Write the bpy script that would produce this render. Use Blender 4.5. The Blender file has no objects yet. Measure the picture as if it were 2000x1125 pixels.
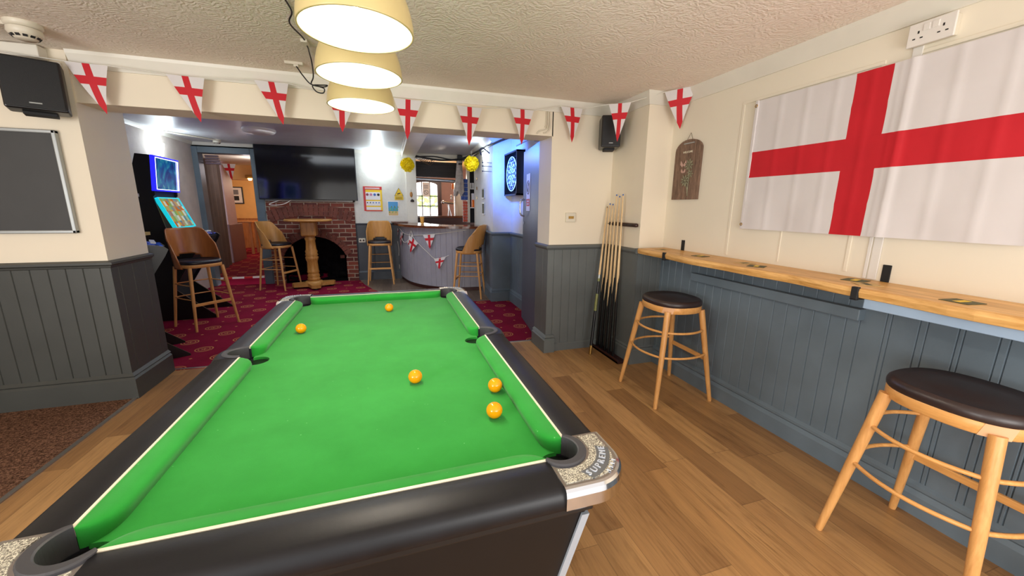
import bpy, math, random
from mathutils import Vector, Matrix
from math import sin, cos, pi, radians as rad, sqrt, atan2
random.seed(7)
SC = bpy.context.scene
COL = SC.collection

# ------------------------------------------------------------------ camera
F_PX, YAW, PITCH, ROLL, EYE = 748.0, .3098, .2068, .0105, 1.42
cam_data = bpy.data.cameras.new('camera')
cam_data.sensor_width = 36.0
cam_data.lens = F_PX / 2000 * 36
cam_data.clip_start = .02
cam_data.clip_end = 60
cam = bpy.data.objects.new('camera', cam_data)
COL.objects.link(cam)
_f = Vector((sin(YAW) * cos(PITCH), cos(YAW) * cos(PITCH), -sin(PITCH)))
_r = Vector((cos(YAW), -sin(YAW), 0))
_u = _r.cross(_f)
_r2 = cos(ROLL) * _r + sin(ROLL) * _u
_u2 = -sin(ROLL) * _r + cos(ROLL) * _u
_m = Matrix(((_r2.x, _u2.x, -_f.x, 0), (_r2.y, _u2.y, -_f.y, 0), (_r2.z, _u2.z, -_f.z, EYE), (0, 0, 0, 1)))
cam.matrix_world = _m
SC.camera = cam

# ------------------------------------------------------------------ world, view, big lights
SC.view_settings.view_transform = 'Standard'
SC.view_settings.look = 'None'
SC.view_settings.gamma = 1
SC.view_settings.exposure = 0.0
SC.view_settings.use_curve_mapping = False
SC.cycles.use_denoising = True
SC.cycles.max_bounces = 8
SC.cycles.diffuse_bounces = 5
SC.cycles.glossy_bounces = 4
SC.cycles.transmission_bounces = 6
SC.cycles.caustics_reflective = False
SC.cycles.caustics_refractive = False
SC.cycles.sample_clamp_indirect = 6
world = bpy.data.worlds.new('world')
SC.world = world
world.use_nodes = True
world.node_tree.nodes['Background'].inputs[0].default_value = (1.0, .965, .93, 1)
world.node_tree.nodes['Background'].inputs[1].default_value = 1.5


def lamp(name, kind, loc, power, color=(1, 1, 1), size=.1, target=None, size_y=None, spot=None, blend=.5):
    d = bpy.data.lights.new(name, kind)
    d.energy = power
    d.color = color
    if kind == 'AREA':
        d.size = size
        if size_y:
            d.shape = 'RECTANGLE'
            d.size_y = size_y
    else:
        d.shadow_soft_size = size
    if spot:
        d.spot_size = spot
        d.spot_blend = blend
    o = bpy.data.objects.new(name, d)
    COL.objects.link(o)
    o.location = loc
    if target is not None:
        o.rotation_euler = (Vector(target) - Vector(loc)).to_track_quat('-Z', 'Y').to_euler()
    return o


lamp('window_daylight', 'AREA', (-3.2, -1.2, 1.45), 62, (1, .975, .945), 1.3, (.6, 3.2, 1.65), 1.1)
lamp('rear_daylight', 'AREA', (.9, -1.25, 1.2), 26, (1, .975, .95), 1.4, (.9, 2.6, 2.1), 1.1)
lamp('ceiling_fill', 'AREA', (-2.6, -1.1, .9), 34, (1, .975, .945), 1.2, (.2, 2.2, 2.36), 1.0)  # added unseen fill, aimed up to brighten the front ceiling
lamp('ceiling_fill', 'AREA', (1.5, -1.1, .9), 20, (1, .975, .95), 1.2, (1.2, 2.0, 2.36), 1.0)  # second added ceiling fill, on the right side
lamp('far_room_lamp', 'POINT', (-3.2, 12.4, 1.95), 36, (1, .78, .54), .12)
lamp('corridor_glow', 'POINT', (-2.6, 9.4, 2.1), 9, (1, .93, .98), .15)
lamp('back_room_fill', 'AREA', (-.8, 5.9, 2.40), 30, (.86, .93, 1), 1.6, (-.8, 5.9, 0), 1.6)  # added ambient fill for the back room; no fitting hangs here
lamp('servery_lamp', 'POINT', (1.3, 9.6, 2.05), 20, (1, .86, .70), .12)
lamp('entrance_daylight', 'AREA', (1.0, 11.4, 1.7), 30, (.95, .98, 1), 1.2, (1.0, 9, 1.1), 1.0)


# ------------------------------------------------------------------ colour and material helpers
def lin(c):
    def g(v):
        v /= 255.0
        return v / 12.92 if v <= .04045 else ((v + .055) / 1.055) ** 2.4
    return (g(c[0]), g(c[1]), g(c[2]), 1)


class NT:
    def __init__(self, name, rough=.6, metallic=0, spec=.5):
        self.mat = bpy.data.materials.new(name)
        self.mat.use_nodes = True
        self.t = self.mat.node_tree
        self.b = self.t.nodes['Principled BSDF']
        self.b.inputs['Roughness'].default_value = rough
        self.b.inputs['Metallic'].default_value = metallic
        self.b.inputs['Specular IOR Level'].default_value = spec
        self._pos = None

    def node(self, typ, **kw):
        n = self.t.nodes.new(typ)
        for k, v in kw.items():
            setattr(n, k, v)
        return n

    def link(self, a, b):
        self.t.links.new(a, b)

    def val(self, sock, v):
        if hasattr(v, 'is_output'):
            self.link(v, sock)
        else:
            sock.default_value = v

    def m(self, op, a, b=None, c=None):
        n = self.node('ShaderNodeMath', operation=op)
        self.val(n.inputs[0], a)
        if b is not None:
            self.val(n.inputs[1], b)
        if c is not None:
            self.val(n.inputs[2], c)
        return n.outputs[0]

    def pos(self, world=True):
        if self._pos is None:
            if world:
                self._pos = self.node('ShaderNodeNewGeometry').outputs['Position']
            else:
                self._pos = self.node('ShaderNodeTexCoord').outputs['Object']
        return self._pos

    def mapping(self, scale=(1, 1, 1), rot=(0, 0, 0), loc=(0, 0, 0), src=None):
        n = self.node('ShaderNodeMapping')
        self.link(src if src is not None else self.pos(), n.inputs['Vector'])
        n.inputs['Scale'].default_value = scale
        n.inputs['Rotation'].default_value = rot
        n.inputs['Location'].default_value = loc
        return n.outputs[0]

    def noise(self, scale, detail=4, rough=.55, vec=None, dist=0):
        n = self.node('ShaderNodeTexNoise')
        self.link(vec if vec is not None else self.pos(), n.inputs['Vector'])
        n.inputs['Scale'].default_value = scale
        n.inputs['Detail'].default_value = detail
        n.inputs['Roughness'].default_value = rough
        n.inputs['Distortion'].default_value = dist
        return n.outputs['Fac']

    def ramp(self, fac, stops, interp='LINEAR'):
        n = self.node('ShaderNodeValToRGB')
        n.color_ramp.interpolation = interp
        self.link(fac, n.inputs[0])
        e = n.color_ramp.elements
        e[0].position, e[0].color = stops[0]
        e[1].position, e[1].color = stops[-1]
        for p, c in stops[1:-1]:
            x = e.new(p)
            x.color = c
        return n.outputs[0]

    def mix(self, fac, a, b, mode='MIX'):
        n = self.node('ShaderNodeMix', data_type='RGBA', blend_type=mode)
        self.val(n.inputs['Factor'], fac)
        self.val(n.inputs[6], a)
        self.val(n.inputs[7], b)
        return n.outputs[2]

    def xyz(self, src=None):
        n = self.node('ShaderNodeSeparateXYZ')
        self.link(src if src is not None else self.pos(), n.inputs[0])
        return n.outputs

    def comb(self, x, y, z=0.0):
        n = self.node('ShaderNodeCombineXYZ')
        for i, v in enumerate((x, y, z)):
            self.val(n.inputs[i], v)
        return n.outputs[0]

    def color(self, v):
        self.val(self.b.inputs['Base Color'], v)

    def bump(self, h, strength=.3, dist=.01):
        n = self.node('ShaderNodeBump')
        n.inputs['Strength'].default_value = strength
        n.inputs['Distance'].default_value = dist
        self.link(h, n.inputs['Height'])
        self.link(n.outputs[0], self.b.inputs['Normal'])

    def emit(self, col, strength):
        self.val(self.b.inputs['Emission Color'], col)
        self.b.inputs['Emission Strength'].default_value = strength


def plain(name, rgb, rough=.6, metallic=0, spec=.5, var=.06, vscale=6, bump=0, bscale=40, emit=None):
    """A painted or moulded surface: even colour with slight mottling."""
    n = NT(name, rough, metallic, spec)
    c = lin(rgb)
    if var:
        f = n.noise(vscale, 3)
        lo = tuple(max(0, x * (1 - var)) for x in c[:3]) + (1,)
        hi = tuple(min(1, x * (1 + var)) for x in c[:3]) + (1,)
        n.color(n.ramp(f, [(.3, lo), (.7, hi)]))
    else:
        n.color(c)
    if bump:
        n.bump(n.noise(bscale, 3), bump, .004)
    if emit:
        n.emit(c, emit)
    return n.mat


def glow(name, rgb, strength):
    n = NT(name, .5)
    n.color(lin(rgb))
    n.emit(lin(rgb), strength)
    return n.mat


def wood(name, dark, light, scale=1.0, axis='Z', rough=.42, contrast=1.0, spec=.4):
    n = NT(name, rough, 0, spec)
    n.pos(False)
    s = {'X': (1, 9, 9), 'Y': (9, 1, 9), 'Z': (9, 9, 1)}[axis]
    v = n.mapping(tuple(k * scale for k in s))
    f = n.noise(3.0, 5, .6, v, .8)
    g = n.noise(14.0, 3, .6, v, .3)
    f = n.m('ADD', n.m('MULTIPLY', f, .7), n.m('MULTIPLY', g, .3))
    w = .16 / contrast
    n.color(n.ramp(f, [(.5 - w, lin(dark)), (.5 + w, lin(light))]))
    n.bump(f, .06, .003)
    return n.mat


# ------------------------------------------------------------------ surface materials
def mk_oak_floor(name, a, b, c, rough=.34):
    n = NT(name, rough, 0, .45)
    x, y, z = n.xyz()
    W, LN = .158, 1.25
    col_i = n.m('FLOOR', n.m('DIVIDE', x, W))
    wn = n.node('ShaderNodeTexWhiteNoise', noise_dimensions='1D')
    n.link(col_i, wn.inputs['W'])
    yo = n.m('ADD', n.m('DIVIDE', y, LN), n.m('MULTIPLY', wn.outputs['Value'], 7.3))
    row_i = n.m('FLOOR', yo)
    wn2 = n.node('ShaderNodeTexWhiteNoise', noise_dimensions='2D')
    n.link(n.comb(col_i, row_i), wn2.inputs['Vector'])
    rnd = wn2.outputs['Value']
    base = n.ramp(rnd, [(0, lin(a)), (.5, lin(b)), (1, lin(c))])
    off = n.m('MULTIPLY', rnd, 40.0)
    gv = n.comb(n.m('ADD', n.m('MULTIPLY', x, 16.0), off), n.m('ADD', n.m('MULTIPLY', y, 1.5), off), 0.0)
    g1 = n.noise(1.0, 6, .62, gv, 1.6)
    gv2 = n.comb(n.m('ADD', n.m('MULTIPLY', x, 120.0), off), n.m('MULTIPLY', y, 5.0), 0.0)
    g2 = n.noise(1.0, 4, .6, gv2, .4)
    g = n.m('ADD', n.m('MULTIPLY', g1, .65), n.m('MULTIPLY', g2, .35))
    shade = n.ramp(g, [(.34, (.60, .55, .49, 1)), (.5, (.93, .92, .90, 1)), (.68, (1.12, 1.1, 1.04, 1))])
    col = n.mix(1.0, base, shade, 'MULTIPLY')
    fx = n.m('FRACT', n.m('DIVIDE', x, W))
    fy = n.m('FRACT', yo)
    ex = n.m('LESS_THAN', n.m('MINIMUM', fx, n.m('SUBTRACT', 1.0, fx)), .009)
    ey = n.m('LESS_THAN', n.m('MINIMUM', fy, n.m('SUBTRACT', 1.0, fy)), .0012)
    seam = n.m('MAXIMUM', ex, ey)
    n.color(n.mix(n.m('MULTIPLY', seam, .45), col, lin((70, 50, 32))))
    n.bump(n.m('SUBTRACT', n.m('MULTIPLY', g2, .35), seam), .12, .003)
    return n.mat


def mk_pub_carpet():
    n = NT('burgundy_medallion_carpet', .95, 0, .1)
    p = n.mapping(rot=(0, 0, rad(2.4)), loc=(0, 0, 0))
    x, y, z = n.xyz(p)
    PX, PY = .47, .513

    def cell(ox, oy):
        cx = n.m('SUBTRACT', n.m('FRACT', n.m('DIVIDE', n.m('ADD', x, ox), PX)), .5)
        cy = n.m('SUBTRACT', n.m('FRACT', n.m('DIVIDE', n.m('ADD', y, oy), PY)), .5)
        cx = n.m('MULTIPLY', cx, PX)
        cy = n.m('MULTIPLY', cy, PY)
        return cx, cy, n.m('SQRT', n.m('ADD', n.m('MULTIPLY', cx, cx), n.m('MULTIPLY', cy, cy)))
    tot = None
    for ox, oy in ((.36, .06), (.125, .3165)):
        cx, cy, r = cell(ox, oy)
        ring = n.m('LESS_THAN', n.m('ABSOLUTE', n.m('SUBTRACT', r, .072)), .0055)
        ring2 = n.m('LESS_THAN', n.m('ABSOLUTE', n.m('SUBTRACT', r, .048)), .004)
        ang = n.m('ARCTAN2', cy, cx)
        petal = n.m('LESS_THAN', r, n.m('MULTIPLY', n.m('ADD', 1.2, n.m('SINE', n.m('MULTIPLY', ang, 5.0))), .013))
        s = n.m('MAXIMUM', n.m('MAXIMUM', ring, ring2), petal)
        tot = s if tot is None else n.m('MAXIMUM', tot, s)
    for ox, oy in ((.36, .3165), (.125, .06)):
        cx, cy, r = cell(ox, oy)
        d = n.m('ADD', n.m('ABSOLUTE', cx), n.m('ABSOLUTE', cy))
        d = n.m('LESS_THAN', d, .016)
        tot = n.m('MAXIMUM', tot, d)
    nz = n.noise(260, 2)
    tot = n.m('MULTIPLY', tot, n.m('ADD', .35, n.m('MULTIPLY', nz, .6)))
    base = n.ramp(n.noise(2.2, 3), [(.3, lin((118, 14, 44))), (.7, lin((140, 22, 56)))])
    base = n.mix(n.m('MULTIPLY', nz, .35), base, lin((70, 6, 26)))
    n.color(n.mix(tot, base, lin((205, 150, 92))))
    n.bump(nz, .5, .004)
    return n.mat


def mk_brown_carpet():
    n = NT('brown_fleck_carpet', .98, 0, .05)
    f = n.noise(95, 4, .8)
    n.color(n.ramp(f, [(.36, lin((44, 30, 22))), (.5, lin((98, 70, 54))), (.62, lin((142, 106, 84)))]))
    n.bump(f, .7, .006)
    return n.mat


def mk_artex():
    n = NT('swirled_artex_ceiling_paint', .8, 0, .2)
    n.color(n.ramp(n.noise(1.2, 2), [(.3, lin((234, 222, 210))), (.7, lin((242, 231, 220)))]))
    w = n.node('ShaderNodeTexWave', wave_type='RINGS', rings_direction='SPHERICAL')
    v = n.node('ShaderNodeTexVoronoi', feature='F1')
    n.link(n.pos(), v.inputs['Vector'])
    v.inputs['Scale'].default_value = 4.2
    d = n.node('ShaderNodeVectorMath', operation='SUBTRACT')
    n.link(n.pos(), d.inputs[0])
    n.link(v.outputs['Position'], d.inputs[1])
    n.link(d.outputs[0], w.inputs['Vector'])
    w.inputs['Scale'].default_value = 13
    w.inputs['Distortion'].default_value = 9
    w.inputs['Detail'].default_value = 3
    w.inputs['Detail Scale'].default_value = 2.2
    h = n.m('MULTIPLY', w.outputs['Fac'], n.noise(5, 3))
    n.bump(n.m('ADD', h, n.m('MULTIPLY', n.noise(24, 4), .9)), .36, .010)
    return n.mat


def mk_brick(name='old_red_brick'):
    n = NT(name, .85, 0, .2)
    x, y, z = n.xyz()
    vec = n.comb(x, z, 0.0)
    wob = n.node('ShaderNodeVectorMath', operation='ADD')
    nn = n.node('ShaderNodeTexNoise')
    n.link(vec, nn.inputs['Vector'])
    nn.inputs['Scale'].default_value = 9
    sc = n.node('ShaderNodeVectorMath', operation='SCALE')
    n.link(nn.outputs['Color'], sc.inputs[0])
    sc.inputs['Scale'].default_value = .02
    n.link(vec, wob.inputs[0])
    n.link(sc.outputs[0], wob.inputs[1])
    b = n.node('ShaderNodeTexBrick')
    n.link(wob.outputs[0], b.inputs['Vector'])
    b.inputs['Color1'].default_value = lin((150, 78, 60))
    b.inputs['Color2'].default_value = lin((92, 48, 44))
    b.inputs['Mortar'].default_value = lin((178, 158, 138))
    b.inputs['Scale'].default_value = 1
    b.inputs['Mortar Size'].default_value = .009
    b.inputs['Mortar Smooth'].default_value = .3
    b.inputs['Brick Width'].default_value = .22
    b.inputs['Row Height'].default_value = .078
    c = n.mix(n.m('MULTIPLY', n.noise(13, 5, .7), .45), b.outputs['Color'], lin((62, 44, 42)))
    n.color(c)
    n.bump(n.m('ADD', n.m('SUBTRACT', 1.0, b.outputs['Fac']), n.m('MULTIPLY', n.noise(60, 4), .6)), .7, .012)
    return n.mat


M = {}
M['cream'] = plain('cream_wall_paint', (230, 219, 198), .7, var=.03, vscale=1.5, bump=.05, bscale=25)
M['cream2'] = plain('magnolia_panel_paint', (228, 220, 202), .6, var=.03, vscale=1.5, bump=.03, bscale=20)
M['white_gloss'] = plain('white_gloss_paint', (222, 218, 206), .4, var=.03)
M['rough_white'] = plain('rough_white_plaster', (216, 214, 206), .75, var=.05, bump=.9, bscale=22)
M['left_plaster'] = plain('stained_rough_plaster', (200, 188, 178), .8, var=.16, vscale=2.5, bump=.9, bscale=20)
M['grey'] = plain('grey_panelling_paint', (94, 99, 99), .5, var=.10, vscale=3, bump=.1, bscale=60)
M['bluegrey'] = plain('blue_grey_panelling_paint', (97, 111, 121), .45, var=.14, vscale=3, bump=.12, bscale=60)
M['door_blue'] = plain('blue_grey_door_paint', (82, 92, 106), .42, var=.08, vscale=2)
M['bar_grey'] = plain('pale_grey_bar_board_paint', (150, 148, 158), .5, var=.06)
M['artex'] = mk_artex()
M['back_ceiling'] = plain('silky_white_ceiling_paint', (204, 206, 212), .38, var=.04, bump=.15, bscale=12)
M['oak'] = mk_oak_floor('oak_plank_vinyl', (144, 106, 66), (166, 125, 79), (180, 139, 90))
M['lino'] = mk_oak_floor('grey_brown_plank_vinyl', (98, 84, 72), (118, 102, 88), (132, 114, 98), .4)
M['carpet'] = mk_pub_carpet()
M['brown_carpet'] = mk_brown_carpet()
M['steel_strip'] = plain('brushed_threshold_metal', (170, 165, 158), .35, .9, var=.05)
M['brick'] = mk_brick()
M['soot'] = plain('sooty_firebox', (20, 18, 19), .95, spec=.03, var=.3, vscale=8, bump=.6, bscale=20)
M['black'] = plain('satin_black', (18, 18, 20), .35, var=.05)
M['matt_black'] = plain('matt_black', (22, 22, 24), .7, var=.05)
M['vinyl_black'] = plain('black_rail_vinyl', (17, 17, 21), .42, spec=.35, var=.25, vscale=9, bump=.04, bscale=120)
M['laminate'] = plain('black_table_laminate', (24, 21, 21), .45, spec=.25, var=.12, vscale=5)
M['chrome'] = plain('polished_chrome', (205, 205, 208), .12, 1.0, var=0)
M['alu'] = plain('aluminium_trim', (176, 186, 198), .4, .35, var=.03)
M['rubber'] = plain('dark_grey_rubber', (62, 62, 66), .55, var=.06)
M['pit'] = plain('pocket_lining', (22, 25, 34), .6, var=.1)
M['ivory'] = plain('ivory_trim', (236, 228, 204), .4, var=.02)
M['white_plastic'] = plain('white_plastic', (224, 220, 214), .35, var=.02)
M['dirty_white'] = plain('aged_white_plastic', (214, 206, 188), .4, var=.05)
M['gold'] = plain('brass', (186, 150, 84), .3, .9, var=.05)
M['dark_leather'] = plain('dark_brown_leatherette', (46, 34, 33), .38, spec=.5, var=.12, vscale=8, bump=.08, bscale=150)
M['black_leather'] = plain('black_leatherette', (32, 30, 36), .38, spec=.5, var=.1, bump=.08, bscale=150)
M['beech'] = wood('varnished_beech', (190, 134, 74), (224, 170, 106), 1.2, 'Z', .36, .8)
M['beech_h'] = wood('varnished_beech_bent', (194, 136, 72), (226, 170, 102), 1.2, 'X', .36, .8)
M['ply'] = wood('varnished_plywood_honey', (176, 122, 62), (204, 150, 84), .6, 'Z', .3, .7)
M['ply_dark'] = wood('varnished_plywood_chestnut', (142, 84, 42), (172, 106, 56), .6, 'Z', .3, .7)
M['shelf_oak'] = wood('waney_oak_slab', (190, 138, 72), (232, 184, 116), .9, 'Y', .4, 1.3)
M['pine'] = wood('honey_pine', (150, 98, 44), (196, 140, 70), 1.0, 'Z', .35, 1.0)
M['pine_top'] = wood('honey_pine_top', (160, 108, 52), (200, 148, 80), 1.0, 'X', .35, 1.0)
M['bar_wood'] = wood('dark_mahogany_bar_top', (74, 38, 24), (122, 68, 42), 1.0, 'X', .18, 1.0)
M['dark_wood'] = wood('dark_stained_beam', (22, 16, 14), (44, 32, 26), 1.0, 'X', .6, 1.0)
M['plank_old'] = wood('weathered_plank', (84, 64, 54), (150, 122, 102), 2.2, 'Z', .8, 1.0)
M['light_timber'] = wood('rough_light_timber', (150, 120, 70), (196, 166, 108), 1.0, 'Y', .6, 1.0)
M['red_flag'] = plain('red_flag_cloth', (192, 17, 34), .7, var=.05, vscale=5)
M['white_flag'] = plain('white_flag_cloth', (212, 207, 207), .7, var=.02, vscale=3)
M['string'] = plain('white_tape', (220, 216, 206), .7, var=0)
M['yellow_ball'] = plain('glossy_yellow_resin', (245, 158, 8), .08, var=0)
M['shade_out'] = plain('cream_enamel_shade', (206, 188, 132), .3, var=.03)
M['shade_in'] = plain('white_enamel_shade_lining', (240, 236, 226), .4, var=0)
M['bulb'] = glow('lit_bulb', (255, 236, 205), 40)
M['board'] = plain('chalkboard_black', (58, 58, 58), .6, var=.1, vscale=3)
M['silver'] = plain('silver_frame', (168, 172, 172), .35, .6, var=.04)
M['speaker_grille'] = plain('black_speaker_grille', (14, 15, 18), .55, var=.15, vscale=60, bump=.3, bscale=400)
M['curtain'] = plain('taupe_curtain', (100, 90, 86), .9, var=.1, vscale=5)
M['orange_wall'] = plain('orange_cream_paint', (226, 176, 110), .7, var=.04)
M['purple_panel'] = plain('mauve_panel_paint', (128, 104, 116), .5, var=.05)
M['pink_wall'] = plain('dull_pink_paint', (178, 138, 128), .6, var=.05)
M['maroon_wood'] = plain('maroon_painted_wood', (64, 30, 26), .4, var=.1)
M['red_ink'] = plain('red_print', (196, 40, 44), .5, var=0)
M['yellow_ink'] = plain('yellow_print', (238, 198, 30), .5, var=0)
M['orange_ink'] = plain('orange_plastic', (238, 120, 24), .4, var=.05)
M['white_paper'] = plain('white_paper', (232, 230, 232), .6, var=0)
M['grey_ink'] = plain('grey_print', (120, 120, 130), .6, var=0)
M['black_ink'] = plain('black_print', (26, 24, 26), .6, var=0)
M['blue_ink'] = plain('blue_print', (40, 90, 170), .5, var=0)
M['pink_ink'] = plain('pink_print', (190, 120, 150), .5, var=0)
M['maroon_ink'] = plain('maroon_print', (128, 44, 70), .5, var=0)
M['teal_ink'] = plain('teal_print', (60, 150, 180), .5, var=0)
M['sand_ink'] = plain('sand_print', (206, 176, 120), .5, var=0)
M['sky_ink'] = plain('sky_print', (70, 150, 205), .5, var=0)
M['wall_light'] = glow('lit_wall_light', (236, 250, 255), 9)
M['tissue'] = plain('yellow_tissue_paper', (244, 222, 20), .7, var=.08, vscale=30)
M['cable_black'] = plain('black_cable', (24, 22, 22), .5, var=0)
M['cable_brown'] = plain('brown_cable', (92, 68, 48), .5, var=0)
M['dark_red'] = plain('dark_red_wood', (44, 12, 12), .4, var=.1)
M['ash'] = wood('pale_ash_cue', (196, 160, 112), (232, 204, 156), 1.2, 'Z', .3, .8)
M['cue_green'] = plain('olive_cue_butt', (120, 124, 62), .3, var=.2, vscale=20)
M['steel_pipe'] = plain('galvanised_pipe', (190, 194, 200), .3, .8, var=.05)
M['green_fringe'] = plain('outdoor_foliage', (120, 160, 80), .9, var=.4, vscale=14)
M['lager'] = plain('golden_lager', (238, 168, 20), .15, var=.03)
M['foam'] = plain('white_beer_foam', (240, 232, 210), .7, var=0)
M['crisp_blue'] = plain('blue_crisp_packets', (36, 70, 150), .3, var=.5, vscale=40)
M['nut_red'] = plain('red_nut_packets', (186, 70, 44), .3, var=.5, vscale=60)
M['ghost'] = plain('grey_gauze', (176, 164, 158), .8, var=.25, vscale=20)


def mk_daylight():
    n = NT('bright_garden_view', .9)
    x, y, z = n.xyz()
    f = n.noise(9, 5, .7)
    band = n.m('MULTIPLY', n.m('LESS_THAN', n.m('ABSOLUTE', n.m('SUBTRACT', z, 1.58)), .2), n.m('GREATER_THAN', f, .47))
    c = n.mix(band, lin((250, 252, 255)), lin((150, 190, 110)))
    n.color(c)
    n.emit(c, 2.6)
    return n.mat


M['daylight'] = mk_daylight()


def mk_baize():
    n = NT('green_pool_cloth', .85, 0, .15)
    f = n.noise(5, 4, .6)
    g = n.noise(420, 2)
    c = n.ramp(f, [(.3, lin((36, 146, 48))), (.7, lin((47, 161, 60)))])
    sp = n.node('ShaderNodeTexVoronoi')
    n.link(n.pos(), sp.inputs['Vector'])
    sp.inputs['Scale'].default_value = 22
    fl = n.m('LESS_THAN', sp.outputs['Distance'], .045)
    c = n.mix(n.m('MULTIPLY', fl, .35), c, lin((150, 215, 150)))
    n.color(n.mix(n.m('MULTIPLY', g, .25), c, lin((24, 118, 34))))
    n.b.inputs['Sheen Weight'].default_value = .15
    n.bump(g, .15, .001)
    return n.mat


M['baize'] = mk_baize()


def mk_glitter():
    n = NT('silver_glitter_inlay', .3, .45)
    v = n.node('ShaderNodeTexVoronoi')
    n.link(n.pos(), v.inputs['Vector'])
    v.inputs['Scale'].default_value = 480
    bw = n.node('ShaderNodeRGBToBW')
    n.link(v.outputs['Color'], bw.inputs[0])
    n.color(n.ramp(bw.outputs[0], [(.3, lin((128, 124, 112))), (.55, lin((206, 202, 186))), (.7, lin((255, 253, 236)))]))
    nm = n.node('ShaderNodeBump')
    nm.inputs['Strength'].default_value = .9
    nm.inputs['Distance'].default_value = .003
    n.link(bw.outputs[0], nm.inputs['Height'])
    n.link(nm.outputs[0], n.b.inputs['Normal'])
    return n.mat


M['glitter'] = mk_glitter()


def mk_screen(name, kind):
    n = NT(name, .12)
    n.pos(False)
    x, y, z = n.xyz()
    if kind == 'top':
        f = n.noise(4.5, 3, .5, None, 1.6)
        c = n.ramp(f, [(.32, lin((6, 50, 140))), (.48, lin((10, 100, 180))), (.57, lin((30, 150, 190))), (.66, lin((150, 190, 215)))])
        n.color((0, 0, 0, 1))
        n.emit(c, .55)
    elif kind == 'menu':
        v = n.node('ShaderNodeTexVoronoi', distance='CHEBYCHEV')
        n.link(n.pos(), v.inputs['Vector'])
        v.inputs['Scale'].default_value = 17
        v.inputs['Randomness'].default_value = .35
        hsv = n.node('ShaderNodeHueSaturation')
        c = n.ramp(v.outputs['Color'], [(.25, lin((200, 110, 30))), (.42, lin((70, 140, 160))), (.55, lin((215, 160, 60))), (.7, lin((120, 170, 90))), (.85, lin((210, 215, 200)))])
        n.color((0, 0, 0, 1))
        n.emit(c, .75)
    else:
        f = n.noise(16, 3, .5)
        n.color((.01, .01, .02, 1))
        n.emit(n.ramp(f, [(.45, lin((6, 8, 40))), (.6, lin((60, 100, 220)))]), .5)
    return n.mat


M['screen_top'] = mk_screen('blue_attract_screen', 'top')
M['screen_menu'] = mk_screen('game_menu_screen', 'menu')
M['deck_glow'] = mk_screen('lit_button_deck', 'deck')
M['led_blue'] = glow('blue_led_border', (30, 30, 235), 1.6)
M['led_white'] = glow('white_led_edge', (205, 205, 255), 4.0)
M['led_cyan'] = glow('cyan_led_border', (20, 200, 215), .8)
M['tv_glass'] = plain('glossy_black_screen', (8, 9, 12), .1, spec=.6, var=0)


def mk_glass():
    n = NT('clear_glass', .03, 0, .6)
    n.color((.9, .95, .95, 1))
    n.b.inputs['Alpha'].default_value = .06
    return n.mat


M['glass'] = mk_glass()

# ------------------------------------------------------------------ mesh builder
WM = {}


def tag(o, label=None, cat=None, group=None, kind=None):
    if label:
        o['label'] = label
    if cat:
        o['category'] = cat
    if group:
        o['group'] = group
    if kind:
        o['kind'] = kind
    return o


def thing(name, loc, label, cat, rz=0, group=None):
    o = bpy.data.objects.new(name, None)
    o.empty_display_size = .05
    COL.objects.link(o)
    o.location = loc
    o.rotation_euler = (0, 0, rz)
    WM[o.name] = Matrix.Translation(Vector(loc)) @ Matrix.Rotation(rz, 4, 'Z')
    return tag(o, label, cat, group)


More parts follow.
